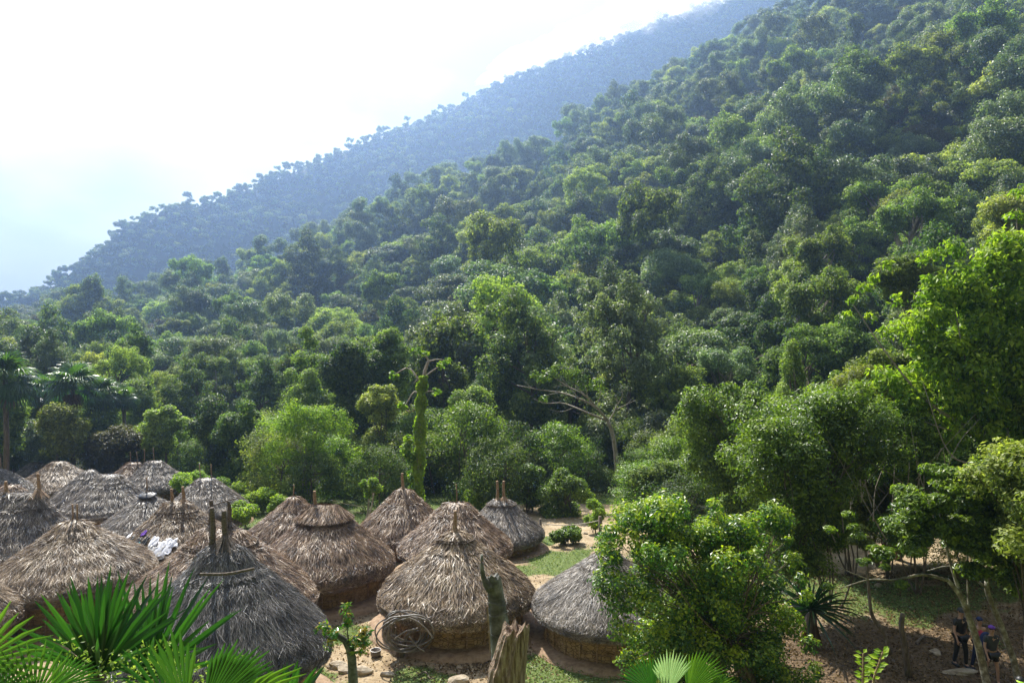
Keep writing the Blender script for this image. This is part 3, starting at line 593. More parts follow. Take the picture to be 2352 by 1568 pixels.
for i in ind:
    x, y = pts[i]; px = pxs[i]
    side = 'in the valley' if y < 95 else 'at the slope foot' if y < 118 else 'on the lower slope'
    zone = side+' above the '+next(n for lim, n in LM if px < lim)
    TR.append(plant_tree(int(ks[i]), x, y, float(sc[i]), rng.uniform(0, 6.28), zone, rng.uniform(1.0, 1.3)))
rank_labels(TR, lambda o: o.location.y, [w+'lowest' for w in ORD])
rest = np.array([i for i in range(len(pts)) if i not in indset])
def scatter(name, idx, zs):
    me = bpy.data.meshes.new(name); me.vertices.add(len(idx))
    co = np.stack([pts[idx, 0], pts[idx, 1], gz[idx]-np.where(pts[idx, 1] > y1[idx]+12, 5.8, 1.5)], -1).astype(np.float32); me.vertices.foreach_set('co', co.ravel())
    def att(n, t, v, k='value'): a = me.attributes.new(n, t, 'POINT'); a.data.foreach_set(k, v)
    rot = np.zeros((len(idx), 3), np.float32); rot[:, 2] = rng.uniform(0, 6.28, len(idx)); rot[:, :2] = rng.normal(size=(len(idx), 2))*.06
    s3 = np.repeat(sc[idx][:, None], 3, 1).astype(np.float32); s3[:, 2] *= rng.uniform(.95, 1.3, len(idx))
    att('rot', 'FLOAT_VECTOR', rot.ravel(), 'vector'); att('scl', 'FLOAT_VECTOR', s3.ravel(), 'vector'); att('idx', 'INT', zs.astype(np.int32))
    o = bpy.data.objects.new(name, me); COL.objects.link(o); tag(o, kind='stuff')
    ng = bpy.data.node_groups.new(name, 'GeometryNodeTree'); ng.interface.new_socket('Geometry', in_out='INPUT', socket_type='NodeSocketGeometry'); ng.interface.new_socket('Geometry', in_out='OUTPUT', socket_type='NodeSocketGeometry')
    n = ng.nodes; gi = n.new('NodeGroupInput'); go = n.new('NodeGroupOutput'); iop = n.new('GeometryNodeInstanceOnPoints'); jn = n.new('GeometryNodeJoinGeometry')
    for k in sorted(FIRST):
        oi = n.new('GeometryNodeObjectInfo'); oi.transform_space = 'ORIGINAL'; oi.inputs['Object'].default_value = FIRST[k][0]; oi.inputs['As Instance'].default_value = True
        ng.links.new(oi.outputs['Geometry'], jn.inputs[0])
    def na(nm, t): a = n.new('GeometryNodeInputNamedAttribute'); a.data_type = t; a.inputs['Name'].default_value = nm; return a.outputs['Attribute']
    iop.inputs['Pick Instance'].default_value = True
    ng.links.new(gi.outputs[0], iop.inputs['Points']); ng.links.new(jn.outputs[0], iop.inputs['Instance'])
    ng.links.new(na('idx', 'INT'), iop.inputs['Instance Index']); ng.links.new(na('rot', 'FLOAT_VECTOR'), iop.inputs['Rotation']); ng.links.new(na('scl', 'FLOAT_VECTOR'), iop.inputs['Scale'])
    ng.links.new(iop.outputs[0], go.inputs[0]); md = o.modifiers.new('trees', 'NODES'); md.node_group = ng
    return o
scatter('forest', rest, rng.integers(0, 13, len(rest)) if False else ks[rest])
rb_ = np.random.default_rng(77); used = []; SH = []
for k in range(1500):
    px = rb_.uniform(-60, 2420); d = rb_.uniform(44, 70) if px < 1450 else rb_.uniform(28.5 if px < 1860 or px > 2120 else 36, 60)
    x = (px-CX)/F*d
    if px < 640 and d < 60+(px < 420)*4: continue
    if any((x-a)**2+(d-b)**2 < 3.2**2 for a, b in used) or 1180 < px < 1420 and d < 47 or (abs(px-1412) < 62 and d < 56) or (abs(px-958) < 42 and d < 54): continue
    used.append((x, d)); kk = int(rb_.choice([13, 14, 15, 16], p=[.35, .1, .25, .3]))
    SH.append(plant_tree(kk, x, d, rb_.uniform(.62, .95)*(.62 if d < 36 else .8 if d < 46 else 1), rb_.uniform(0, 6.28), 'in the belt '+('nearest ' if d < 40 else 'just ' if d < 52 else 'well ' if d < 61 else 'far ')+'behind the '+('grey huts' if px < 640 else 'brown huts' if px < 1000 else 'wide brown hut' if px < 1180 else 'path end' if px < 1450 else 'lime tree' if px < 1850 else 'dirt clearing'), rb_.uniform(.85, 1.25), .2))
rank_labels(SH, lambda o: o.location.x/o.location.y, [w+'from left' if w else 'leftmost' for w in ORD]); print('belt shrubs', len(used))
# ------------------------------------------------------------------ trees and shrubs one can tell apart
def place(px, base_py, d=None):
    p = on_ground(px, base_py) if d is None else np.array([(px-CX)/F*d, d, float(ground((px-CX)/F*d, d))])
    return p
def custom(name, cat, label, px, d, lob, n, size, asp, matn, trunk=None, stems=1, bark='bark', rb=.12, group=None, flat=.85, up=.4, sub=10, rough=.55, spread=.34, droop=.25, seed=0, tone_top=.12, fruit=None, limb=True, citrus=0):
    """lob: (px, py, depth offset, radius in px) of each leafy mass"""
    rng = np.random.default_rng(seed+int(px)*3+n); b = place(px, 0, d)
    root = empty(name, b, label, cat, group)
    C = []; Rr = []
    for l in lob:
        dd = d+l[2]; C.append(P(l[0], l[1], dd)-b); Rr.append(l[3]/F*dd)
    C = np.array(C); Rr = np.array(Rr); mb = MB()
    lobes(mb, rng, C, Rr, int(n*1.7) if n < 60000 else n, size, asp, up=up, flat=flat, sub=sub, rough=rough, spread=spread, droop=droop, tone_top=tone_top, loosef=.5 if citrus else .34)
    mb.obj('crown', M[matn], root)
    if trunk is not False:
        wb = MB(); top = C.mean(0)*[1, 1, .8] if trunk is None else None
        if trunk is None:
            for s_ in range(stems):
                o = np.array([rng.normal()*.15, rng.normal()*.15, -.3])*(s_ > 0)+[0, 0, -.2]
                cs = C[s_::stems]; rs_ = Rr[s_::stems]; tp = cs.mean(0)*[1, 1, .85] if len(cs) else top
                limbs(wb, rng, o, tp, rb, cs, rs_, r0=rb*(.5 if len(cs) < 9 else .24), seg=7, bend=.3)
        else:
            for path, ra, rb_ in trunk:
                q = np.array([P(x, y, d+dz)-b for x, y, dz in path]); q = curve(q, max(8, 4*len(q))); tube(wb, q, np.linspace(ra, rb_, len(q)), 9, rng.random(), wob=.03, rng=rng)
        wb.obj('trunk', M[bark], root, smooth=True)
    return root, C, Rr, b
def blob(cx, cy, rx, ry, n, r, seed=0, dz=1.0, f=.8):
    g = np.random.default_rng(seed+n+int(cx)); o = []
    for _ in range(n):
        d = unit(g.normal(size=3)); k = g.uniform(.4, 1)*f*1.12; o.append((cx+d[0]*rx*k, cy+d[1]*ry*k, d[2]*dz*k, r*g.uniform(.8, 1.45)))
    return o
V = 'tree'
custom('broadleaf_tree', V, 'rounded yellow-green tree left of the dark mixed trees behind the grey huts', 378, 58, blob(378, 985, 55, 52, 16, 20), 9000, .26, .5, 'pale', flat=.8)
custom('broadleaf_tree', V, 'dark mixed tree with yellowish shoots between the round yellow-green and the thin pale tree', 498, 56, blob(490, 985, 65, 75, 18, 24)+blob(500, 1070, 70, 40, 8, 24), 12000, .24, .5, 'deep')
custom('broadleaf_tree', V, 'olive-tinted tree whose crown rises behind the bright hedge by the grey huts', 560, 54, blob(560, 990, 60, 80, 18, 22)+blob(570, 1080, 60, 40, 8, 22), 12000, .22, .5, 'mid')
custom('slender_tree', V, 'airy lime-green tree with many thin pale stems behind the brown huts', 700, 47, blob(695, 985, 110, 60, 46, 19, f=1)+blob(700, 1055, 100, 60, 34, 15, f=1.1), 9500, .15, .5, 'bright', stems=6, rb=.05, bark='palebark', flat=.9, sub=7, spread=.5)
custom('tall_tree', V, 'shaggy tall tree with tiered branches rising highest left of the vine-clad snag', 735, 60, [(702, 765, 0, 16), (712, 790, 0, 18), (690, 825, 0, 20), (730, 830, 1, 20), (672, 862, 0, 18), (715, 870, 1, 24), (690, 905, 1, 22)]+blob(720, 920, 50, 50, 10, 24), 12000, .22, .5, 'mid', flat=.95, spread=.5)
custom('tall_tree', V, 'big dark glossy tree crown left of the vine-clad snag', 810, 57, blob(800, 850, 75, 65, 20, 26)+blob(790, 960, 80, 70, 16, 28)+blob(820, 1060, 80, 50, 10, 26), 22000, .26, .5, 'deep')
custom('tall_tree', V, 'green tree with a domed top directly left of the bare tip of the snag', 895, 59, blob(892, 800, 55, 40, 12, 22)+blob(895, 890, 55, 60, 12, 24)+blob(890, 990, 60, 60, 10, 24)+blob(890, 1080, 60, 40, 8, 24), 19000, .25, .5, 'mid')
custom('tall_tree', V, 'lighter green tree in front of the big dark crown, above the single-horned hut', 880, 51, blob(875, 925, 50, 42, 14, 18)+blob(870, 1020, 45, 50, 8, 20), 8500, .22, .5, 'pale')
custom('tall_tree', V, 'bushy tree hung with dark epiphytes just right of the vine-clad snag', 1085, 54, blob(1075, 930, 60, 50, 18, 20)+blob(1090, 1010, 75, 60, 18, 22)+blob(1060, 1085, 90, 45, 12, 24), 19000, .22, .5, 'mid')
custom('tall_tree', V, 'dark shaded tree filling the gap behind the wide brown hut', 1010, 56, blob(1010, 1000, 45, 80, 14, 24)+blob(1015, 1100, 50, 40, 8, 24), 12000, .24, .5, 'deep')
custom('broadleaf_tree', V, 'grey-green tree standing left of the bare leaning tree', 1270, 58, blob(1262, 1020, 60, 45, 16, 20)+blob(1270, 1080, 70, 30, 8, 20), 11000, .24, .5, 'silver')
custom('broadleaf_tree', V, 'grey-green tree directly behind the trunk of the bare leaning tree', 1385, 60, blob(1385, 1010, 60, 45, 14, 22)+blob(1380, 1075, 60, 30, 8, 22), 11000, .24, .5, 'silver')
custom('broadleaf_tree', V, 'round grey-green tree right of the bare leaning tree trunk', 1510, 56, blob(1510, 1010, 70, 55, 18, 22)+blob(1500, 1090, 70, 40, 10, 24), 15000, .23, .5, 'silver')
custom('shrub', 'shrub', 'lush rounded shrub behind the small pale grey hut', 1212, 44, blob(1212, 1098, 44, 38, 14, 16)+[(1225, 1145, 0, 24)], 8500, .17, .5, 'lush', stems=3, rb=.05)
custom('shrub', 'shrub', 'small bright shrub between the wide brown hut and the twin-horned grey hut', 1100, 44, blob(1100, 1138, 36, 20, 9, 14), 3500, .17, .5, 'bright', stems=3, rb=.04)
custom('shrub', 'shrub', 'wide bright green shrub at the end of the path below the bare leaning tree', 1310, 43, blob(1305, 1125, 80, 42, 22, 17)+blob(1290, 1175, 70, 25, 8, 18), 14000, .16, .42, 'lush', stems=5, rb=.05)
custom('shrub', 'shrub', 'small glossy shrub on its own beside the path', 1303, 35.5, blob(1300, 1228, 34, 22, 9, 12), 2600, .15, .55, 'lush', stems=3, rb=.03)
custom('shrub', 'shrub', 'small bright sapling bush touching the lime tree top, beside the fence rope', 1368, 38, blob(1365, 1185, 26, 38, 8, 12), 2600, .15, .5, 'bright', stems=2, rb=.04)
custom('sapling', V, 'slim young tree by the wire fence left of the single-horned hut', 838, 41, [(835, 1110, 0, 10), (850, 1118, 0, 14), (858, 1105, 0, 11), (868, 1122, 0, 12), (845, 1135, 0, 9)], 1500, .16, .45, 'bright', stems=2, rb=.08, bark='palebark')
# bright shrub hedge behind the grey huts: each bush its own thing
for i, (px, py, r, d) in enumerate([(420, 1108, 24, 47), (455, 1112, 26, 48), (500, 1118, 26, 47), (538, 1134, 26, 45.5), (572, 1146, 25, 43.5), (604, 1150, 26, 44), (560, 1175, 22, 39), (635, 1160, 20, 42)]):
    custom('hedge_bush', 'shrub', 'bright yellow-green bush in the row between the grey huts and the dark trees', px, d, blob(px, py, r*1.25, r*.8, 9, 13), 2600, .16, .5, 'bright', stems=3, rb=.03, group='bright yellow-green bushes behind the grey huts')[0]['label'] = ORD[i].strip().capitalize()+' bush from the left in the bright row behind the grey huts' if i else 'leftmost bush in the bright row behind the grey huts'
# shrubs under the palms on the left
for px, py, rx, ry, d, mt, lb in [(30, 1010, 75, 50, 62, 'deep', 'dark glossy shrub under the tallest fan palm'), (120, 1020, 60, 40, 60, 'silver', 'grey-green shrub behind the pale hut without poles'), (215, 985, 60, 40, 64, 'mid', 'green thicket shrub under the middle fan palms'),
        (255, 1035, 60, 35, 58, 'olive', 'dry brownish scrub bush behind the highest grey hut'), (330, 1030, 45, 40, 60, 'mid', 'green shrub left of the rounded yellow-green tree'), (315, 925, 28, 45, 70, 'pale', 'slim yellowish tree right of the fan palms'), (60, 950, 50, 30, 68, 'deep', 'dark shrub between the two left fan palms'), (5, 965, 55, 50, 57, 'mid', 'green shrub hiding the trunk of the tallest fan palm'), (150, 985, 45, 35, 57, 'pale', 'yellowish-green shrub hiding the trunk of the big drooping fan palm')]:
    custom('shrub', 'shrub', lb, px, d, blob(px, py-10, rx*1.1, ry*1.2, 20, 24)+blob(px, py+45, rx, 20, 6, 22), 11000, .25, .5, mt)
# right: dark glossy shrub tree, thicket, vine-covered snag
custom('broadleaf_tree', V, 'large dark glossy tree with fresh green shoots above the lime tree', 1700, 36, blob(1685, 960, 105, 75, 34, 30, f=1)+blob(1720, 1060, 140, 70, 34, 32, f=1)+blob(1780, 1150, 150, 70, 28, 34, f=1)+[(1683, 892, 0, 18), (1720, 885, 0, 14), (1660, 905, 0, 14)], 42000, .17, .42, 'lush', rb=.2, seed=2)
custom('broadleaf_tree', V, 'dark tree in shade between the lime tree and the dirt clearing', 1840, 24.8, blob(1830, 1040, 150, 110, 50, 42, f=1, dz=2.2)+blob(1960, 970, 110, 80, 28, 38, f=1, dz=2)+blob(1850, 1180, 100, 80, 24, 38)+blob(1850, 1280, 90, 50, 12, 34), 80000, .14, .45, 'lush', rb=.15)
custom('shrub', 'shrub', 'tangled shrub with small leaves left of the glossy dark tree', 1520, 41, blob(1520, 1110, 75, 60, 20, 24)+blob(1480, 1180, 60, 40, 10, 22), 17000, .17, .45, 'mid', stems=4, rb=.07)
custom('vine_clad_tree', V, 'pillar of hanging vines and fine twigs above the glossy dark tree', 1822, 46, [(1820, 805, 0, 18), (1815, 835, 0, 24), (1825, 870, 0, 26), (1812, 905, 0, 28), (1830, 945, 0, 30), (1820, 990, 0, 32)], 9000, .18, .35, 'mid', flat=1.3, droop=.8, rb=.2)
for i, (px, top, base, w, mt, d, lb) in enumerate([(1930, 900, 1090, 70, 'mid', 30, 'thin-stemmed brush tree just right of the vine pillar'), (2010, 870, 1080, 75, 'pale', 29, 'thin-stemmed pale brush tree below the big-leaved tree'), (1880, 960, 1120, 70, 'mid', 26, 'twiggy brush tree over the dark shaded tree'), (2080, 960, 1110, 60, 'mid', 27, 'feathery brush tree with grey twigs behind the big-leaved tree')]):
    r, C, Rr, b = custom('brush_tree', V, lb, px+25, d, blob(px, (top+base)/2, w*1.25, (base-top)/2+25, 56, 22, f=1.05)+blob(px, base+80, w*1.2, 60, 24, 26), 30000, .14, .42, 'lush' if mt == 'mid' else mt, stems=6, rb=.035, bark='bark', flat=.85, sub=7, spread=.45)
    rg = np.random.default_rng(i+50); wb = MB()
    for k in range(14):
        a = P(px+rg.normal()*55, base+70+rg.uniform(-20, 60), d-1.3+rg.normal()*.5)-b; t = P(px-10+rg.normal()*85, top+rg.uniform(-20, 110), d-1.6+rg.normal()*.8)-b
        tube(wb, curve([a, (a+t)/2+rg.normal(size=3)*.35, t], 8), np.linspace(.024, .006, 8), 5, rg.random())
    wb.obj('twigs', M['palebark'], r)
custom('broadleaf_tree', V, 'bright rounded tree crown high above the big-leaved tree at the right border', 2330, 62, blob(2320, 520, 60, 70, 14, 30), 9000, .3, .5, 'pale')
custom('broadleaf_tree', V, 'fine-leaved tree with drooping olive foliage behind the big-leaved tree', 2090, 48, blob(2090, 640, 90, 70, 26, 28), 16000, .22, .4, 'mid', flat=.55)
# big-leaved tree on the right border
lob = blob(2240, 630, 120, 80, 26, 30, f=1)+blob(2180, 750, 150, 90, 34, 30, f=1)+blob(2270, 850, 130, 100, 34, 30, f=1)+blob(2150, 900, 140, 80, 26, 28, f=1)+blob(2300, 1010, 110, 100, 26, 30, f=1)+blob(2330, 720, 60, 160, 20, 28, f=1)+[(2330, 500, 1, 22), (2290, 560, 0, 22), (2340, 440, 1, 18), (1960, 690, 0, 14), (1985, 660, 0, 14), (1945, 720, 0, 10), (2010, 640, 0, 14), (2040, 610, 0, 14), (2060, 690, 0, 18), (2000, 730, 0, 14)]
bt = [([(2400, 1420, 0), (2330, 1180, 0), (2260, 1000, 0), (2170, 820, 0), (2110, 700, 0)], .16, .03), ([(2400, 1420, 0), (2370, 1150, .5), (2310, 960, .5), (2280, 760, .5), (2250, 600, .5)], .14, .03),
      ([(2330, 1180, 0), (2220, 1120, -.3), (2090, 1080, -.5), (1990, 1010, -.5)], .07, .015), ([(2260, 1000, 0), (2140, 930, -.4), (2050, 830, -.4), (1960, 700, -.2)], .07, .015), ([(2370, 1150, .5), (2345, 900, .8), (2340, 700, 1), (2335, 480, 1)], .1, .02),
      ([(2260, 1000, 0), (2190, 990, -.5), (2100, 960, -.8)], .05, .01), ([(2330, 1180, 0), (2270, 1080, -1), (2180, 1040, -1), (2120, 880, -1)], .06, .012), ([(2310, 960, .5), (2230, 860, -.5), (2190, 700, -.5)], .05, .012)]
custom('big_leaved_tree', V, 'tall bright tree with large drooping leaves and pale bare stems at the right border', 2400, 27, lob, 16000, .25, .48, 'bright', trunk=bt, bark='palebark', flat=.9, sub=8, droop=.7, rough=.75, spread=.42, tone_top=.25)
# pinnate tree leaning over the path with its curved lichen trunks
lob = blob(2190, 1180, 140, 70, 40, 24, f=1)+blob(2080, 1220, 80, 60, 20, 20, f=1)+blob(2290, 1240, 90, 80, 30, 26, f=1)+blob(2240, 1110, 130, 50, 24, 24, f=1)+[(1945, 1180, 0, 14), (1975, 1230, 0, 16), (1960, 1210, 0, 14), (1905, 1215, 0, 14), (1985, 1290, 0, 16), (2030, 1300, 0, 12), (2070, 1340, 0, 16), (1900, 1345, 0, 14), (2010, 1260, 0, 16)]
custom('leaning_tree', V, 'lichen-spotted leaning tree with arching boughs over the walkers on the path', 2268, 18.2, lob, 36000, .13, .45, 'lush', trunk=[([(2272, 1640, 0), (2266, 1568, 0), (2247, 1482, 0), (2225, 1415, 0), (2207, 1370, 0), (2178, 1332, 0)], .12, .055), ([(2178, 1332, 0), (2118, 1319, .1), (2057, 1331, .1), (1996, 1331, 0), (1930, 1350, 0)], .05, .01), ([(2207, 1370, 0), (2180, 1280, .3), (2160, 1180, .5), (2150, 1090, .5)], .05, .015), ([(2225, 1415, 0), (2222, 1300, .3), (2225, 1150, .5)], .03, .012), ([(1996, 1331, 0), (1935, 1305, 0), (1890, 1270, 0)], .015, .006)], bark='mossbark', flat=.5, sub=7)
lob = blob(2300, 1190, 60, 60, 14, 22, f=1)+blob(2330, 1310, 50, 50, 12, 22, f=1)+[(2230, 1240, 0, 18), (2260, 1290, 0, 18)]
custom('leaning_tree', V, 'dark mossy leaning tree forking beside the rearmost walkers', 2334, 18.8, lob, 8000, .13, .42, 'mid', trunk=[([(2345, 1600, 0), (2331, 1526, 0), (2301, 1441, 0), (2270, 1365, 0), (2267, 1334, 0)], .10, .06), ([(2267, 1334, 0), (2274, 1273, 0), (2272, 1200, 0), (2290, 1120, .3)], .05, .02), ([(2267, 1334, 0), (2310, 1290, 0), (2350, 1265, 0)], .04, .015), ([(2267, 1350, 0), (2230, 1325, 0), (2180, 1300, 0), (2130, 1310, .2)], .035, .01)], bark='mossbark', flat=.5, sub=7)
custom('slender_tree', V, 'thin dark crooked tree in the shade left of the walkers', 2043, 21, [(1975, 1215, 0, 16), (1990, 1250, 0, 18), (2010, 1280, 0, 14), (1960, 1240, 0, 14)], 1800, .13, .42, 'mid', trunk=[([(2045, 1500, 0), (2030, 1455, 0), (2003, 1411, 0), (1996, 1360, 0), (1990, 1289, 0), (1985, 1220, 0)], .07, .03)], flat=.6)
custom('tall_tree', V, 'tall shady tree rising behind the dirt clearing, left of the big-leaved tree', 2060, 32, blob(2070, 900, 110, 90, 36, 34, f=1)+blob(2040, 1020, 100, 70, 22, 32, f=1), 34000, .18, .45, 'mid', rb=.16)
custom('tall_tree', V, 'tall dense tree behind the lower half of the big-leaved tree', 2260, 31, blob(2260, 860, 120, 110, 40, 38, f=1, dz=2)+blob(2280, 1020, 110, 80, 26, 36, f=1, dz=2), 38000, .18, .45, 'lush', rb=.16)
custom('tall_tree', V, 'dense tree with its crown cut by the right border behind the leaning trees', 2440, 28, blob(2430, 900, 130, 140, 40, 42, f=1, dz=2), 30000, .18, .45, 'mid', rb=.16)
custom('broadleaf_tree', V, 'green understory tree at the top edge of the dirt clearing', 2030, 31, blob(2030, 1150, 100, 80, 30, 30, f=1), 18000, .16, .45, 'mid', rb=.1, stems=3)
custom('broadleaf_tree', V, 'shady spreading tree over the path, its crown cut by the right border', 2420, 17.2, blob(2390, 1200, 90, 110, 34, 44, f=1, dz=2.2)+blob(2330, 1120, 90, 60, 20, 40, f=1, dz=2), 26000, .13, .45, 'mid', rb=.12)
custom('broadleaf_tree', V, 'dark tree shading the dirt slope behind the walkers', 2330, 29, blob(2300, 1140, 110, 100, 34, 34, f=1)+blob(2160, 1160, 100, 80, 24, 32, f=1), 30000, .16, .45, 'mid', rb=.15)
mbx = MB(); b = P(2085, 1541, 20.5); b[2] = float(ground(b[0], b[1])); r = empty('bare_pole', b, 'short broken bare trunk standing in the shade left of the black-clad walker', 'tree trunk')
tube(mbx, curve([P(2087, 1550, 20.5)-b, P(2078, 1480, 20.5)-b, P(2070, 1440, 20.5)-b, P(2074, 1408, 20.5)-b], 12), np.linspace(.10, .07, 12), 10, .5, wob=.05, rng=np.random.default_rng(1)); mbx.obj('trunk', M['bark'], r, smooth=True)
# lime tree in front of the grey hut
lob = blob(1590, 1205, 185, 60, 34, 30, f=1)+blob(1590, 1295, 215, 75, 44, 33, dz=1.6, f=1)+blob(1625, 1390, 215, 80, 46, 34, dz=1.6, f=1)+blob(1650, 1490, 205, 60, 36, 34, dz=1.6, f=1)+blob(1700, 1560, 170, 40, 14, 34, dz=1.2, f=1)+[(1430, 1210, 0, 18), (1500, 1160, 0, 20), (1560, 1150, 0, 20), (1640, 1160, 0, 20), (1690, 1195, 0, 18), (1725, 1240, 0, 20), (1400, 1260, 0, 18), (1385, 1300, 0, 14), (1790, 1210, 0, 12), (1810, 1240, 0, 14), (1820, 1280, 0, 16), (1840, 1330, 0, 18), (1400, 1340, -.3, 32), (1400, 1280, -.5, 34), (1415, 1390, -.7, 38), (1430, 1450, -.9, 36), (1400, 1220, -.2, 26), (1450, 1520, -1, 32), (1440, 1340, -.8, 40), (1860, 1480, 0, 24), (1870, 1540, 0, 24), (1850, 1370, 0, 20), (1830, 1420, 0, 18), (1420, 1520, -.8, 12)]
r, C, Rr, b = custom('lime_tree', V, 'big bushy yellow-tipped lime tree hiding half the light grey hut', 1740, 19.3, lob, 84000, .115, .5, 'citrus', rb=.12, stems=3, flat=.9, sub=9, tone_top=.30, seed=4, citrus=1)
rg = np.random.default_rng(9)
def fruit_mesh():
    mb = MB(); t = np.linspace(0, np.pi, 7); a = np.arange(9)*2*np.pi/9
    v = np.array([[.045*math.sin(x)*math.cos(y_), .045*math.sin(x)*math.sin(y_), .052*math.cos(x)] for x in t for y_ in a])
    i = np.arange(6)[:, None]*9; j = np.arange(9)[None]; j2 = (j+1) % 9
    mb.add(v, np.stack([i+j, i+9+j, i+9+j2, i+j2], -1).reshape(-1, 4)); return mb.mesh('lime', flat('lime_skin', (.22, .30, .02), .4, .5), True)
fm = fruit_mesh()
for px, py, dd in [(1625, 1308, -1.6), (1620, 1238, -1.1), (1432, 1212, -.6), (1415, 1250, -.7), (1760, 1500, -1.2), (1700, 1330, -1.8), (1560, 1360, -2.0), (1640, 1420, -2.1)]:
    o = bpy.data.objects.new('lime', fm); COL.objects.link(o); o.parent = r; o.location = P(px, py, 19.3+dd)-b
# vine-clad snag
rg = np.random.default_rng(3); d = 41.5; b = place(955, 0, d); r = empty('vine_clad_snag', b, 'tall bare-topped snag wrapped in bright yellow-green vines behind the single-horned hut', 'tree')
mb = MB(); path = curve([P(957, 1160, d)-b, P(962, 1060, d)-b, P(966, 960, d)-b, P(968, 900, d)-b, P(974, 860, d)-b, P(984, 828, d)-b], 26); tube(mb, path, np.linspace(.2, .08, 26), 9, .5, wob=.06, rng=rg)
for q in [[(967, 880), (940, 845), (915, 855), (905, 862)], [(970, 870), (995, 850), (1015, 838)], [(984, 828), (975, 812), (960, 806)], [(984, 830), (1005, 825), (1025, 828)], [(966, 905), (950, 900), (935, 925), (925, 930)], [(966, 905), (985, 898), (1000, 900)], [(966, 920), (945, 945), (925, 935)], [(968, 890), (962, 870), (950, 880)]]:
    k = curve([P(x, y, d+.2)-b for x, y in q], 8); tube(mb, k, np.linspace(.06, .02, 8), 5, .7)
mb.obj('trunk', M['palebark'], r, smooth=True)
mb = MB(); n = 9000; t = rg.random(n)**.9*.78; idx = (t*25).astype(int); a = rg.uniform(0, 6.28, n); rad = (.12+.20*rg.random(n))*(1.15-.55*t)+.12*np.sin(t*40+a*2)
c_ = path[idx]*(1-(t*25-idx))[:, None]+path[idx+1]*(t*25-idx)[:, None]+np.stack([np.cos(a)*rad, np.sin(a)*rad, 0*a], -1)
nn = np.stack([np.cos(a), np.sin(a), 0*a+.5], -1)+rg.normal(size=(n, 3))*.5; leaf_quads(mb, c_, np.cross(nn, rg.normal(size=(n, 3)))-[0, 0, .6], unit(nn), rg.uniform(.12, .24, n), rg.uniform(.1, .18, n), rg.uniform(.55, 1, n))
lobes(mb, rg, [P(x, y, d)-b for x, y in [(940, 1010), (933, 1030), (945, 1050), (950, 1090), (955, 1120)]], [.35, .4, .4, .4, .4], 1300, .2, .7)
lobes(mb, rg, [P(x, y, d)-b for x, y in [(905, 862), (1015, 838), (958, 806), (1027, 829), (925, 932), (1002, 900), (924, 936), (975, 812)]], [.3]*8, 260, .26, .7)
mb.obj('vine', M['bright'], r)
# bare leaning tree
rg = np.random.default_rng(8); d = 50; b = place(1420, 0, d); r = empty('bare_leaning_tree', b, 'leafless pale tree leaning left with wide-spread bare branches above the path', 'tree'); mb = MB()
for q, ra, rb_ in [([(1420, 1125), (1416, 1060), (1408, 1000), (1396, 966)], .30, .22), ([(1396, 966), (1370, 935), (1330, 915), (1290, 902), (1240, 895), (1187, 884)], .17, .03), ([(1396, 966), (1350, 948), (1320, 935), (1290, 925), (1252, 926), (1225, 915)], .14, .03), ([(1370, 935), (1340, 905), (1310, 890), (1280, 872), (1262, 855)], .10, .03),
        ([(1330, 915), (1300, 880), (1285, 862), (1270, 850)], .07, .02), ([(1380, 945), (1350, 912), (1320, 885), (1300, 862)], .08, .02), ([(1398, 966), (1408, 950), (1418, 925), (1412, 905)], .10, .03), ([(1418, 930), (1430, 908), (1426, 895)], .06, .02), ([(1416, 940), (1440, 928), (1461, 918)], .06, .02), ([(1440, 928), (1455, 912)], .03, .01), ([(1290, 902), (1265, 905), (1240, 912)], .05, .02), ([(1240, 895), (1218, 888), (1200, 870)], .04, .012), ([(1350, 912), (1345, 890), (1335, 875)], .05, .02), ([(1370, 935), (1380, 905), (1375, 880)], .05, .015), ([(1320, 935), (1290, 945), (1262, 940)], .04, .015), ([(1310, 890), (1290, 885), (1270, 890)], .04, .012)]:
    k = curve([P(x, y, d+.6*math.sin(x*.05))-b for x, y in q], 12); tube(mb, k, np.linspace(ra*.62, rb_*.62, 12), 8, rg.random(), wob=.03, rng=rg)
mb.obj('trunk', M['palebark'], r, smooth=True); mb = MB()
lobes(mb, rg, [P(x, y, d)-b for x, y in [(1262, 862), (1285, 850), (1245, 870), (1250, 915), (1330, 870), (1345, 880), (1375, 885), (1320, 855), (1310, 865), (1230, 860)]], [.6, .7, .5, .4, .6, .7, .7, .5, .5, .4], 1900, .22, .42, droop=.6)
mb.obj('crown', M['lush'], r)
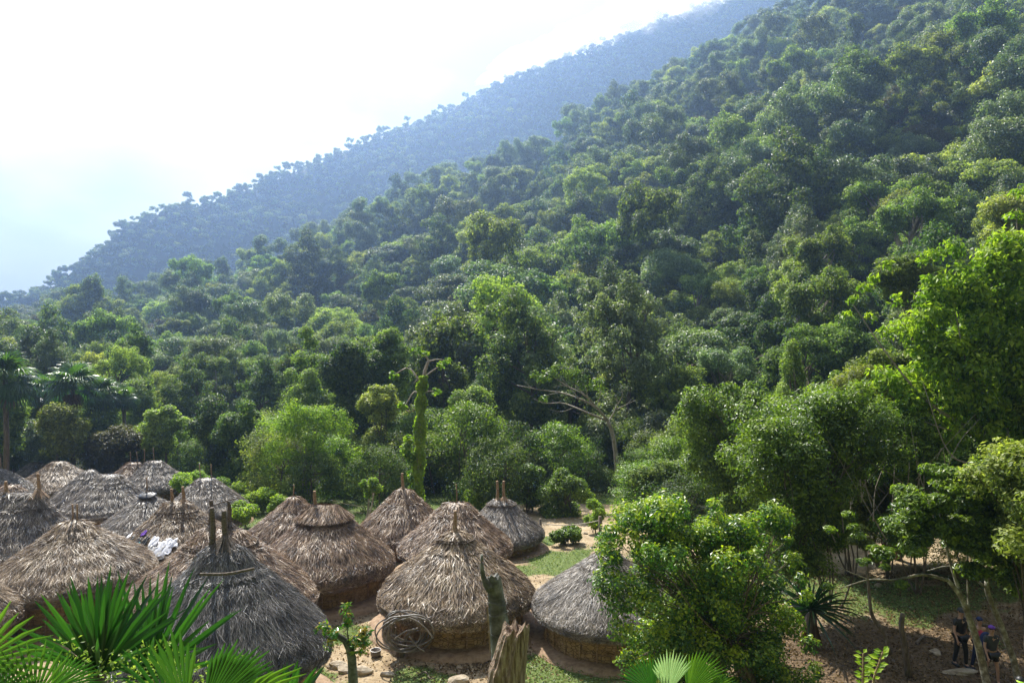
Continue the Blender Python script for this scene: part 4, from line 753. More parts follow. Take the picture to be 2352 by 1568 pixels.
# fan palms
def fan(mb, rng, hub, direction, up, Lf, nseg=28, span=4.2, wdt=.075, droop=.3, fused=.45, tone=.5, fold=.25, lean=.0):
    """palmate leaf: ribs radiate from the hub in the plane of direction and side"""
    D = unit(np.asarray(direction, float)); S_ = unit(np.cross(D, up)); Nn = np.cross(S_, D)
    an = np.linspace(-span/2, span/2, nseg); n = nseg
    ln = Lf*(1-.22*(an/(span/2))**2)*rng.uniform(.9, 1.05, n)
    rd = np.cos(an)[:, None]*D+np.sin(an)[:, None]*S_; sd_ = -np.sin(an)[:, None]*D+np.cos(an)[:, None]*S_
    rad = [.03, .25, fused, .72, 1.0]; v = []
    for r_ in rad:
        w = wdt*Lf*(r_/fused if r_ < fused else max(.03, 1-(r_-fused)/(1-fused))**.8); z = -droop*(r_**2.2)
        if r_ <= fused: w = 2*math.sin(span/nseg/2)*r_*Lf*.5*1.04
        c_ = hub+rd*(ln*r_)[:, None]+Nn*(ln*z*.6)[:, None]+np.array([0, 0, -1.])*(ln*droop*.6*r_**3)[:, None]
        v.append(np.stack([c_-sd_*w-Nn*w*fold, c_+Nn*w*fold, c_+sd_*w-Nn*w*fold], 1))
    v = np.stack(v, 1).reshape(-1, 3); b0 = (np.arange(n)*15)[:, None, None]; k = (np.arange(4)*3)[None, :, None]
    q = np.concatenate([(b0+k+np.array([0, 1, 4, 3])).reshape(-1, 4), (b0+k+np.array([1, 2, 5, 4])).reshape(-1, 4)])
    tn = np.clip(tone+rng.normal(size=n)*.08, 0, 1); tn = np.concatenate([np.repeat(tn, 4)]*2)
    mb.add(np.asarray(v), q, None, tn)
def palm_tree(px, py, d, rpx, label, seed, th=None):
    rg = np.random.default_rng(seed); x = (px-CX)/F*d; gz_ = float(ground(x, d)); top = P(px, py, d); b = np.array([x, d, gz_]); r = empty('fan_palm', b, label, 'palm tree', 'fan palms behind the left huts')
    o = top-b; mb = MB(); tube(mb, [[0, 0, -.3], o*.5+[.1, 0, 0], o], [.22, .18, .16], 10, .5, wob=.03, rng=rg); mb.obj('trunk', M['bark'], r, smooth=True)
    Rf = 1.22*rpx/F*d; mb = MB()
    for k in range(34):
        el = rg.uniform(-.7, 1.45); a = k*2.4+rg.normal()*.2; D = np.array([math.cos(a)*math.cos(el), math.sin(a)*math.cos(el), math.sin(el)])
        hub = o+D*Rf*.52; tube(mb, [o, (o+hub)/2+[0, 0, .05], hub], [.03, .022, .016], 4, .6)
        fan(mb, rg, hub, D-[0, 0, .25], [0, 0, 1], Rf*.62, 18, 4.4, .05, .45, tone=.3+.35*(el > .4)+rg.normal()*.08)
    mb.obj('crown', M['far_palm'], r); mb = MB()
    for k in range(7):
        a = k*2.4; D = np.array([math.cos(a)*.4, math.sin(a)*.4, -.9]); fan(mb, rg, o+D*Rf*.35, D, [math.cos(a), math.sin(a), .3], Rf*.5, 12, 3.0, .05, .5, tone=rg.uniform(.1, .6))
    mb.obj('dead_skirt', M['dead'], r)
for a in [(12, 872, 50, 62, 'tallest fan palm, cut by the left border', 61), (167, 885, 60, 52, 'big fan palm with drooping yellow lower fronds, in the centre of the palm clump', 62), (106, 903, 64, 42, 'smaller fan palm just left of the big drooping one', 63), (230, 905, 64, 40, 'smaller fan palm just right of the big drooping one', 64), (284, 912, 66, 30, 'smallest fan palm at the right end of the palm clump', 65)]: palm_tree(*a)
# ------------------------------------------------------------------ plants close to the camera
def sword(mb, rng, a, D, Ln, wd, tone=.4, bend=.15, ref=None):
    D = unit(np.asarray(D, float)); s_ = unit(np.cross(D, [0, -1, .2] if ref is None else ref)); nn = np.cross(s_, D)
    t = np.array([0, .2, .5, .8, 1]); w = wd*np.array([.55, .8, 1, .6, .04]); v = []
    for ti, wi in zip(t, w):
        c_ = a+D*Ln*ti-np.array([0, 0, 1])*bend*Ln*ti**2.5; v += [c_-s_*wi*.5+nn*wi*.18, c_, c_+s_*wi*.5+nn*wi*.18]
    q = [(3*k+i, 3*k+i+1, 3*k+i+4, 3*k+i+3) for k in range(4) for i in (0, 1)]; mb.add(v, q, None, tone)
def root_at(name, px, py, d, label, cat):
    h = P(px, py, d); b = np.array([h[0], h[1], float(ground(h[0], h[1]))]); return empty(name, b, label, cat), h-b
rg = np.random.default_rng(21)
for nm, px, py, d, Lp, nb, lb, aim in [('sword_leaf_plant', 228, 1545, 6.4, 235, 46, 'large sword-leaved rosette with dark green upright blades, in front of the ochre-walled hut', None), ('sword_leaf_plant', 345, 1560, 7.2, 255, 40, 'sword-leaved rosette with blades reaching over the charcoal hut, right of the largest rosette', None), ('sword_leaf_plant', 660, 1640, 6.6, 120, 16, 'low sword-leaved plant poking up below the charcoal eave', None)]:
    r, o = root_at(nm, px, py, d, lb, 'plant'); mb = MB(); wb = MB()
    tube(wb, [[0, 0, -.2], o*.5, o+[0, 0, .03]], [.10, .09, .08], 8, .4); wb.obj('stem', M['bark'], r, smooth=True)
    for k in range(nb):
        a = k*2.4; el = .25+1.2*((k+.5)/nb)**.7; D = np.array([math.cos(a)*math.cos(el), math.sin(a)*math.cos(el)*.8, math.sin(el)])
        sword(mb, rg, o+D*.05, D, Lp/F*d*rg.uniform(.8, 1.05), .062, rg.uniform(.15, .75), .06)
    mb.obj('leaves', M['palm'], r)
def fanplant(px, py, d, leaves, label, m='young_palm', seed=0):
    rg = np.random.default_rng(seed); r, o = root_at('young_fan_palm', px, py, d, label, 'palm'); wb = MB()
    for hx, hy, hd, dx, dy, Lp, span, nseg, tn, m2 in leaves:
        hub = P(hx, hy, d+hd)-P(px, py, d)+o; D = np.array([dx, rg.uniform(-.25, .1), -dy]); mb = MB()
        tube(wb, curve([[0, 0, -.1], (hub+o)*.5*[1, 1, .9], hub], 8), np.linspace(.02, .010, 8), 6, .5)
        fan(mb, rg, hub, D, [rg.normal()*.15, 1, .25], Lp/F*(d+hd), nseg, span, .05, .12, .30, tn, .30)
        mb.obj('frond', M[m2], r)
    wb.obj('leaf_stalk', M['cane'], r, smooth=True)
fanplant(60, 1700, 4.2, [(-60, 1530, 0, .75, -.6, 225, 1.5, 12, .75, 'young_palm'), (78, 1610, -.1, .05, -1, 165, 2.2, 18, .55, 'young_palm'), (120, 1585, .2, .9, -.45, 130, 1.9, 22, .45, 'young_palm'), (160, 1620, .3, .9, -.3, 120, 1.6, 18, .5, 'palm'), (10, 1600, .3, .1, -1, 130, 2.6, 20, .2, 'palm')], 'young fan palm with bright folded fronds in the bottom left corner', seed=1)
fanplant(450, 1720, 4.6, [(425, 1630, 0, -.08, -1, 240, .6, 8, .5, 'young_palm'), (465, 1640, .1, .62, -.9, 245, .75, 16, .35, 'young_palm'), (500, 1640, -.1, 1, -.66, 235, .30, 5, .85, 'young_palm'), (400, 1640, .3, -.5, -1, 200, .8, 7, .35, 'palm'), (560, 1660, .4, .8, -.8, 150, .8, 12, .3, 'palm')], 'young fan palm with long upright fronds in front of the charcoal hut', seed=2)
fanplant(1536, 1700, 7.0, [(1500, 1590, 0, -.55, -.8, 118, 1.6, 20, .35, 'palm'), (1536, 1590, -.1, .05, -1, 110, 1.3, 16, .75, 'sheen_palm'), (1580, 1590, .1, .5, -.85, 118, 1.4, 18, .65, 'young_palm'), (1620, 1600, .1, .95, -.5, 90, 1.4, 16, .6, 'young_palm')], 'young fan palm fanning out at the foot of the lime tree', seed=3) if False else None
M['sheen_palm'] = leaf_mat('sheen_palm_leaves', (.10, .17, .10), (.18, .28, .17), (.28, .38, .26), rough=.3, spec=.6, var=.05)  # paler grey-green: leaf sheen painted into the colour of the middle frond
fanplant(1536, 1700, 7.0, [(1500, 1590, 0, -.55, -.8, 118, 1.6, 20, .35, 'palm'), (1536, 1592, -.15, .05, -1, 112, 1.2, 16, .75, 'sheen_palm'), (1580, 1590, .1, .5, -.85, 118, 1.4, 18, .65, 'young_palm'), (1620, 1600, .1, .95, -.5, 90, 1.4, 16, .6, 'young_palm')], 'young fan palm fanning out at the foot of the lime tree', seed=3)
# flowering weeds among the sword leaves
mb = MB(); rg = np.random.default_rng(33); n = 2600
c_ = np.stack([rg.uniform(-3.9, -1.7, n), rg.uniform(5.4, 7.2, n), np.zeros(n)], -1); pxx = CX+c_[:, 0]/c_[:, 1]*F
c_[:, 2] = (CY-(1470+rg.random(n)**.7*150+.12*np.maximum(pxx-250, 0)+20*np.sin(pxx*.03)))/F*c_[:, 1]; c_ = c_[pxx < 560]; n = len(c_)
leaf_quads(mb, c_, rg.normal(size=(n, 3)), unit(rg.normal(size=(n, 3))+[0, 0, 1]), rg.uniform(.02, .05, n), rg.uniform(.015, .035, n), rg.uniform(.2, 1, n))
tag(mb.obj('undergrowth', M['mid']), kind='stuff')
# spiky plant under the trees on the right, shade put into its tones
r, o = root_at('spiky_plant', 1862, 1398, 22.5, 'dark spiky long-bladed plant between the lime tree and the clearing', 'plant')
mb = MB(); wb = MB(); tube(wb, [[0, 0, -.2], o*.5, o], [.2, .2, .16], 9, .3, wob=.1, rng=rg)
for k in range(70):
    a = k*2.4; el = -.35+1.6*(k/70); D = np.array([math.cos(a)*math.cos(el), math.sin(a)*math.cos(el), math.sin(el)]); sword(mb, rg, o, D, rg.uniform(1.2, 1.9), .07, rg.uniform(0, .12), .25)
mb.obj('leaves', M['palm'], r); wb.obj('stem', M['bark'], r, smooth=True); mb = MB()
for k in range(26):
    a = k*2.4; D = np.array([math.cos(a)*.3, math.sin(a)*.3, -.95]); sword(mb, rg, o, D, rg.uniform(.8, 1.3), .08, rg.uniform(0, .4), .05)
mb.obj('dead_skirt', M['dead'], r)
# ------------------------------------------------------------------ broken trunks by the viewpoint
rg = np.random.default_rng(44)
def log(name, label, path, d, r0, r1, m, seed, jag=.1, seg=22, rough=.05, parts=()):
    b = P(path[0][0], path[0][1], d); gzz = float(ground(b[0], b[1])); b = np.array([b[0], b[1], gzz]); rt = empty(name, b, label, 'tree stump'); g_ = np.random.default_rng(seed)
    q = np.array([P(x, y, d)-b for x, y in path]); q[0][2] = -.3; q = curve(q, 34); n = len(q); rad = np.linspace(r0, r1, n)
    a = np.arange(seg)*2*np.pi/seg; groove = 1+rough*np.sin(a*5+1)+rough*.8*np.sin(a*9+2)+rough*.5*g_.normal(size=seg)
    v = q[:, None]+np.stack([np.cos(a)*groove, np.sin(a)*groove, 0*a], -1)[None]*(rad[:, None, None]*(1+.012*g_.normal(size=(n, seg, 1))))
    v[-3:, :, 2] += (jag*(.5*np.sin(a*2+seed)+.35*np.sin(a*5+seed*2)+.4*g_.normal(size=seg)))[None]*np.array([.2, .6, 1])[:, None]
    v[-1, :, :2] = v[-1, :, :2]*.9+q[-1, :2]*.1
    v = v.reshape(-1, 3); i = np.arange(n-1)[:, None]*seg; j = np.arange(seg)[None]; j2 = (j+1) % seg; mb = MB()
    hub = q[-1]-[0, 0, jag*1.2]; v = np.concatenate([v, [hub]]); t = [((n-1)*seg+k, (n-1)*seg+(k+1) % seg, n*seg) for k in range(seg)]
    mb.add(v, np.stack([i+j, i+j2, i+seg+j2, i+seg+j], -1).reshape(-1, 4), t); mb.obj('trunk', m, rt, smooth=False)
    return rt, b
M['weathered'] = simple('weathered_wood', [(.045, .03, .02), (.17, .11, .07), (.32, .23, .16), (.42, .34, .26)], 7, stretch=(5, 5, .55), bump=1.0, rough=.9)
M['greylog'] = simple('lichened_grey_bark', [(.02, .02, .017), (.07, .068, .055), (.17, .165, .14), (.45, .47, .42)], 3.4, stretch=(1, 1, 1.3), bump=.7, rough=.9, detail=9)
r, b = log('broken_trunk', 'tall mottled grey broken trunk with a spike at its top, behind the splintered brown stump', [(1165, 1750), (1156, 1560), (1148, 1450), (1140, 1380), (1134, 1322)], 8.2, .165, .082, M['greylog'], 5, .03, rough=.02)
mb = MB(); k = curve([P(1128, 1350, 8.15)-b, P(1113, 1330, 8.15)-b, P(1107, 1305, 8.15)-b, P(1107, 1273, 8.15)-b], 10); tube(mb, k, np.array([.07, .06, .05, .035, .028, .026, .024, .022, .02, .015]), 8, .3, wob=.08, rng=rg); mb.obj('spike', M['greylog'], r, smooth=True)
mb = MB(); v = [P(1117, 1395, 8.0)-b, P(1121, 1395, 8.0)-b, P(1128, 1500, 8.0)-b, P(1125, 1500, 8.0)-b, P(1117, 1395, 8.03)-b, P(1121, 1395, 8.03)-b, P(1128, 1500, 8.03)-b, P(1125, 1500, 8.03)-b]
mb.add(v, [(0, 1, 2, 3), (7, 6, 5, 4), (0, 4, 5, 1), (1, 5, 6, 2), (2, 6, 7, 3), (3, 7, 4, 0)]); mb.obj('peeling_bark', M['weathered'], r)
mb = MB()
for yy in (1382, 1404, 1452):
    c_ = P(1142+(yy-1382)*.1, yy, 8.2)-b; rr = .115+(yy-1380)*.0004; a = np.linspace(0, 6.283, 26); tube(mb, np.stack([c_[0]+rr*np.cos(a), c_[1]+rr*np.sin(a), c_[2]+.02*np.sin(a*2+yy)], -1), .006, 5, .9, cap=False)
mb.obj('bark_ridge', M['greylog'], r)
log('splintered_stump', 'splintered brown weathered stump with a jagged top, in front of the grey broken trunk', [(1158, 1720), (1162, 1600), (1172, 1510), (1187, 1440)], 7.4, .235, .135, M['weathered'], 9, .06, 30, .055)
# ------------------------------------------------------------------ small gnarled tree with leafy shoots
d = 12; r, o = root_at('gnarled_sapling', 813, 1600, d, 'small gnarled pruned tree with reddish-tipped leafy shoots in front of the ochre village ground', 'tree'); bb = P(813, 1600, d)-o
mb = MB()
for q, ra, rb_ in [([(815, 1750), (813, 1600), (810, 1540), (806, 1500), (802, 1484)], .10, .065), ([(802, 1490), (792, 1470), (775, 1458), (765, 1452)], .06, .04), ([(803, 1486), (812, 1470), (818, 1462)], .06, .035), ([(802, 1480), (797, 1440), (795, 1400)], .014, .006), ([(765, 1455), (750, 1440), (738, 1435)], .014, .006), ([(818, 1465), (835, 1445), (850, 1438)], .012, .006), ([(765, 1455), (762, 1475), (760, 1490)], .012, .006)]:
    tube(mb, curve([P(x, y, d)-bb for x, y in q], 10), np.linspace(ra, rb_, 10), 9, .4, wob=.05, rng=rg)
mb.obj('trunk', M['greylog'], r, smooth=True); mb = MB(); g_ = np.random.default_rng(7)
lobes(mb, g_, [P(x, y, d+z)-bb for x, y, z in [(796, 1392, 0), (793, 1405, 0), (797, 1420, 0), (795, 1432, 0), (745, 1440, 0), (735, 1445, 0), (755, 1458, 0), (765, 1470, 0), (770, 1450, -.1), (820, 1465, 0), (832, 1455, 0), (845, 1448, 0), (825, 1485, 0), (815, 1475, -.1), (835, 1478, 0), (757, 1485, 0)]], [.09, .12, .13, .10, .12, .10, .13, .12, .12, .16, .13, .10, .16, .15, .12, .1], 620, .105, .38, sub=5, droop=.1, tone_top=.3)
mb.obj('crown', leaf_mat('reddish_tipped_leaves', (.03, .10, .015), (.08, .20, .02), (.35, .22, .03), rough=.3, spec=.6, var=.02), r)
# young shoot in the bottom right
d = 5; r, o = root_at('leafy_shoot', 2000, 1600, d, 'bright leafy shoot with two stems poking up at the bottom below the shaded path', 'plant'); bb = P(2000, 1600, d)-o; mb = MB(); lf = MB()
for q in [[(1985, 1700), (1982, 1580), (1982, 1540), (1982, 1500)], [(1995, 1700), (2005, 1570), (2018, 1525), (2028, 1495)]]:
    k = curve([P(x, y, d)-bb for x, y in q], 14); tube(mb, k, np.linspace(.010, .004, 14), 6, .5)
    for i in range(5, 14):
        for s_ in (-1, 1):
            dr = np.array([s_*rg.uniform(.6, 1), rg.normal()*.4, rg.uniform(.1, .6)]); L_ = rg.uniform(.045, .075); leaf_quads(lf, (k[i]+unit(dr)*L_*.6)[None], dr[None], np.array([[0, -.6, .8]]), [L_], [L_*.55], [rg.uniform(.3, 1)])
mb.obj('stem', M['cane'], r); lf.obj('leaves', M['bright'], r)
# ------------------------------------------------------------------ stub tree with coiled tubing
b = on_ground(918, 1506); d = b[1]; r = empty('stub_tree', b, 'leafless pruned stub tree with coiled tubing hung in its forks', 'tree'); mb = MB()
for q, ra, rb_ in [([(920, 1508), (914, 1480), (900, 1468), (890, 1455), (892, 1430), (890, 1408)], .14, .05), ([(890, 1410), (882, 1400), (876, 1396)], .05, .03), ([(890, 1415), (905, 1400), (912, 1385), (920, 1378)], .045, .015), ([(888, 1405), (872, 1392), (860, 1388)], .012, .008), ([(908, 1478), (902, 1455), (905, 1430)], .06, .045), ([(922, 1506), (928, 1475), (940, 1455), (962, 1445)], .10, .04), ([(920, 1500), (912, 1470), (908, 1440)], .05, .03), ([(962, 1445), (955, 1430), (950, 1428)], .035, .02), ([(962, 1447), (966, 1465), (962, 1485)], .02, .01)]:
    tube(mb, curve([P(x, y, d)-b for x, y in q], 12), np.linspace(ra, rb_, 12), 9, .4, wob=.06, rng=rg)
mb.obj('trunk', M['bark'], r, smooth=True)
b2 = b+[.2, -.2, 0]; o = empty('tubing_coil', b2, 'loops of grey-brown plastic tubing hung on the stub tree', 'tubing'); hose = simple('grey_tubing', [(.09, .085, .08), (.17, .15, .13), (.26, .23, .20)], 2, rough=.45, spec=.5)
mb = MB(); cc = P(930, 1450, d-.2)-b2; T = np.linspace(0, 2*np.pi*9, 360)
p = np.stack([cc[0]+(.66+.12*np.sin(T*.31)+.05*np.sin(T*.83))*np.cos(T)+.22*np.sin(T*.17), cc[1]+.18*np.sin(T*.77)+.25*np.cos(T), cc[2]+(.50+.08*np.cos(T*.37))*np.sin(T)+.08*np.sin(T*.21)], -1)
p[:, 2] -= .12*np.cos(T)
tube(mb, p, .024, 7, .5); mb.obj('coil', hose, o, smooth=True); mb = MB()
for q in [[(880, 1430), (905, 1416), (945, 1420), (975, 1440), (995, 1465)], [(920, 1415), (960, 1412), (985, 1425), (998, 1450)], [(905, 1468), (930, 1450), (960, 1442)], [(940, 1460), (960, 1485), (975, 1495)]]:
    tube(mb, curve([P(x, y, d-.5)-b2 for x, y in q], 16), .026, 7, .6)
mb.obj('loose_end', hose, o, smooth=True)
# cooking pot
b = on_ground(863, 1506); r = empty('cooking_pot', b, 'small dented metal pot with a light rim on the ground left of the coiled tubing', 'pot'); pm = simple('sooty_metal', [(.10, .08, .065), (.2, .17, .14)], 6, rough=.5)
mb = MB(); a = np.arange(24)*2*np.pi/24; prof = [(0, .01), (.12, .01), (.16, .05), (.17, .20), (.155, .20), (.145, .05), (0, .04)]
v = np.array([[q*math.cos(x), q*math.sin(x), z] for q, z in prof for x in a]); i = np.arange(6)[:, None]*24; j = np.arange(24)[None]; j2 = (j+1) % 24; mb.add(v, np.stack([i+j, i+j2, i+24+j2, i+24+j], -1).reshape(-1, 4)); mb.obj('bowl', pm, r, smooth=True)
mb = MB(); x = np.linspace(0, 2*np.pi, 25); tube(mb, np.stack([.165*np.cos(x), .165*np.sin(x), 0*x+.2], -1), .011, 6, .5, cap=False); mb.obj('rim', flat('bright_tin', (.55, .53, .5), .4, .5, .3), r, smooth=True)
# stones
st = simple('field_stone', [(.16, .13, .09), (.33, .27, .19), (.45, .39, .30)], 4, bump=.6)
def stone(px, py, sx, sy, sz, seed, label):
    b = on_ground(px, py); g_ = np.random.default_rng(seed); t = np.linspace(0, np.pi, 9); a = np.arange(14)*2*np.pi/14; ph = g_.uniform(0, 6, 6)
    v = np.array([[math.sin(x)*math.cos(y), math.sin(x)*math.sin(y), math.cos(x)] for x in t for y in a]); k = 1+.14*np.sin(v[:, 0]*3+ph[0])+.12*np.sin(v[:, 1]*4+ph[1])+.12*np.sin(v[:, 2]*5+ph[2]+v[:, 0]*2)
    v = v*k[:, None]*[sx, sy, sz]; i = np.arange(8)[:, None]*14; j = np.arange(14)[None]; j2 = (j+1) % 14; mb = MB(); mb.add(v, np.stack([i+j, i+14+j, i+14+j2, i+j2], -1).reshape(-1, 4))
    tag(mb.obj('rock', st, None, False, b+[0, 0, sz*.25]), label, 'rock', 'stones on the dirt')
stone(795, 1540, .26, .2, .14, 1, 'pale flat rock beside the gnarled sapling trunk'); stone(832, 1545, .34, .22, .15, 2, 'brown wedge-shaped rock right of the gnarled sapling'); stone(773, 1532, .3, .2, .15, 3, 'dark rock left of the gnarled sapling'); stone(888, 1549, .2, .13, .09, 4, 'low slab rock below the stub tree')
stone(1054, 1566, .3, .2, .16, 5, 'grey rock at the bottom edge beside the leaf litter'); stone(2018, 1346, .16, .12, .10, 6, 'pale yellow rock on the grass of the clearing'); stone(1345, 1226, .14, .1, .09, 7, 'small stone beside the path end'); stone(2150, 1500, .2, .14, .1, 8, 'tan rock in the shade of the path'); stone(2205, 1545, .45, .2, .1, 9, 'long flat rock near the feet of the walkers')
for k, (x0_, y0_, x1_, y1_, lb) in enumerate([(2235, 1440, 2330, 1452, 'long fallen branch on the dirt slope behind the walkers'), (2105, 1480, 2160, 1462, 'short fallen stick in the shade left of the walkers'), (1255, 1345, 1290, 1352, 'thin stick on the path above the light grey hut'), (960, 1552, 1000, 1560, 'thin stick beside the leaf litter')]):
    a_, b_ = on_ground(x0_, y0_), on_ground(x1_, y1_); mb = MB(); t = b_-a_; tube(mb, curve([[0, 0, .04], t*.4+[0, .15, .10], t*.7+[0, -.1, .06], t+[0, 0, .05]], 10), np.linspace(.05 if k < 2 else .025, .015, 10), 7, .5, wob=.06, rng=rg); tag(mb.obj('fallen_branch', M['bark'], None, True, a_), lb, 'branch')
# firewood under the eave of the ringed hut
for k, (px, py) in enumerate([(1076, 1452), (1100, 1456), (1030, 1450)]):
    b = on_ground(px, py+14); mb = MB(); tube(mb, [(-.5, .1, .09), (.5, -.05, .12)] if k != 0 else [(0, -.4, .12), (.05, .5, .1)], .09, 12, .6); tag(mb.obj('log', M['weathered'], None, False, b), ['end-on cut log under the eave of the ringed hut', 'log lying under the eave of the ringed hut nearer the stump', 'log lying under the eave of the ringed hut nearer the tubing'][k], 'log', 'firewood under the eave')
# ------------------------------------------------------------------ washing on the reddish hut, black cloth on the dark grey hut
def cloth_on(h, cx, d, px, py, w, hh, col, label, seed, name='garment'):
    root, rf, ez, H, RR = h; C0 = np.array([(cx-CX)/F*d, d, ez+H]); g_ = np.random.default_rng(seed)
    best = None
    for s in np.linspace(.03, .98, 50):
        th = np.linspace(-3.14, 0, 70); p = roof_surf(np.full(70, s), th, RR, H, .2, .03)+C0; q = CX+p[:, 0]/p[:, 1]*F; r_ = CY-p[:, 2]/p[:, 1]*F; e = np.hypot(q-px, r_-py); k = e.argmin()
        if best is None or e[k] < best[0]: best = (e[k], s, th[k])
    _, s, th = best; n = 9; uu = np.linspace(-1, 1, n); v = []; Rl = max(s, .12)*RR
    for i_, a in enumerate(uu):
        for j_, b_ in enumerate(uu):
            e = 1+.25*math.sin(3*a+seed)*math.cos(4*b_+seed); v.append(roof_surf(np.array(min(max(s+b_*hh/2/math.hypot(RR, H)*e, .01), .99)), np.array(th+a*w/2/Rl*e), RR, H, .2, .03)+[0, -.02, .13+.035*g_.random()+.03*math.sin(a*6+b_*4+seed)])
    mb = MB(); q = [(i*n+j, (i+1)*n+j, (i+1)*n+j+1, i*n+j+1) for i in range(n-1) for j in range(n-1)]; mb.add(v, q)
    o = mb.obj(name, M[col], None, True, C0); md = o.modifiers.new('thickness', 'SOLIDIFY'); md.thickness = .012
    tag(o, label, 'clothing', 'washing drying on the reddish hut' if name == 'garment' else None)
M['white'] = flat('white_cotton', (.72, .73, .78)); M['blackcloth'] = flat('black_cloth', (.015, .016, .02), .5, .5); M['purple'] = flat('purple_cloth', (.13, .04, .35)); M['lightgrey'] = flat('light_grey_cloth', (.48, .47, .46)); M['teal'] = flat('teal_cloth', (.05, .25, .3))
A = (h10, 408, 31.5)
for i, (px, py, w, hh, col, lb) in enumerate([(290, 1246, .45, .35, 'white', 'white shirt spread flat at the upper left of the washing'), (296, 1254, .2, .35, 'blackcloth', 'black garment beside the flat white shirt'), (316, 1252, .22, .22, 'blackcloth', 'small black garment below the purple one'), (331, 1234, .2, .22, 'purple', 'purple garment at the top of the washing'), (333, 1247, .18, .28, 'blackcloth', 'dark narrow garment hanging under the purple one'),
        (316, 1260, .14, .16, 'teal', 'teal scrap of clothing in the middle of the washing'), (353, 1249, .3, .3, 'white', 'crumpled white shirt near the top right of the washing'), (312, 1270, .45, .3, 'white', 'patterned white garment at the lower left of the washing'), (350, 1282, .62, .5, 'lightgrey', 'large light grey cloth draped lowest on the roof'), (372, 1268, .5, .42, 'white', 'white trousers lying above the large light grey cloth'), (392, 1256, .4, .25, 'white', 'white shirt farthest to the right of the washing')]):
    cloth_on(*A, px, py, w, hh, col, lb, i+3)
cloth_on(h15, 340, 36, 345, 1139, 1.0, .7, 'blackcloth', 'black shiny cloth draped over the peak of a dark grey hut', 40, 'roof_cloth')
# ------------------------------------------------------------------ fence wires and rope
def wire(name, label, cat, a, b, r, sag, m, n=16):
    a = np.array(a); b = np.array(b); t = np.linspace(0, 1, n)[:, None]; p = a+(b-a)*t-np.array([0, 0, sag])*(4*t*(1-t)); mb = MB(); tube(mb, p-p[0], r, 5, .5); o = mb.obj(name, m, None, True, tuple(p[0])); tag(o, label, cat)
wm = flat('rusty_wire', (.25, .2, .16), .5)
wire('fence_wire', 'upper fence wire running from behind the brown huts to the slim young tree', 'wire', P(760, 1148, 40), P(838, 1163, 40), .012, .05, wm); wire('fence_wire', 'lower fence wire running from behind the brown huts to the slim young tree', 'wire', P(760, 1163, 40), P(838, 1178, 40), .012, .05, wm)
wire('fence_rope', 'pale rope stretched from the shrubs to a post beside the lime tree', 'rope', P(1240, 1200, 36.5), P(1378, 1194, 33), .022, .18, flat('old_rope', (.4, .34, .26)))
for px, py, lb in [(1378, 1190, 'wooden fence post beside the lime tree holding the rope'), (1241, 1195, 'wooden fence post behind the twin-horned hut holding the rope')]:
    d = 33 if px > 1300 else 36.5; t = P(px, py, d); gzz = float(ground(t[0], t[1])); mb = MB(); tube(mb, [(0, 0, -.3), (.02, 0, (t[2]-gzz)*.5), (0, 0, t[2]-gzz+.1)], [.09, .08, .075], 9, .4, wob=.05, rng=rg); tag(mb.obj('fence_post', M['bark'], None, True, (t[0], t[1], gzz)), lb, 'post')
# ------------------------------------------------------------------ grass, litter
def ground_cover(name, n, box, size, m, seed, keep, flatn=.5, asp=.5, hgt=.05):
    g_ = np.random.default_rng(seed); x0, x1, y0_, y1_ = box; y = y0_+(y1_-y0_)*g_.random(n)**1.25; x = (x0+(x1-x0)*g_.random(n))*y
    k = keep(x, y, g_); x = x[k]; y = y[k]; n = len(x); z = ground(x, y)+hgt*g_.random(n)
    for hx, hy, hr in HUTS: pass
    nn = unit(g_.normal(size=(n, 3))*flatn+[0, 0, 1]); ax = g_.normal(size=(n, 3)); ax = unit(ax-nn*(ax*nn).sum(1, keepdims=True))
    s_ = size*g_.uniform(.5, 1.4, n)*(1+.012*(y-20)); mb = MB(); leaf_quads(mb, np.stack([x, y, z], -1), ax, nn, s_, s_*asp, np.clip(g_.normal(.5, .25, n), 0, 1)); tag(mb.obj(name, M[m]), kind='stuff')
ground_cover('grass', 190000, (-.78, .8, 16, 56), .075, 'grassy', 71, lambda x, y, g_: grassy(x, y)+.10*(g_.random(len(x))-.5) > .45, .9, .45, .09) if False else None
M['grassy'] = leaf_mat('ground_cover_leaves', (.06, .10, .025), (.13, .19, .05), (.27, .31, .12), trans=.3, var=0)
ground_cover('grass', 230000, (-.78, .8, 16, 56), .075, 'grassy', 71, lambda x, y, g_: grassy(x, y) > .35+.3*g_.random(len(x)), .9, .45, .09)
lx, ly, _z = on_ground(1075, 1530)
ground_cover('leaf_litter', 110000, (-.4, .8, 17, 30), .085, 'dead', 72, lambda x, y, g_: g_.random(len(x)) < np.clip(.14+.25*sm((x-6)/3)+.16*wob(x, y, 3, 3)+1.1*np.clip(1.15-np.hypot((x-lx)/1.5, (y-ly)/.9), 0, 1)+.18*sm((x-7)/3), 0, 1), .55, .6, .05)
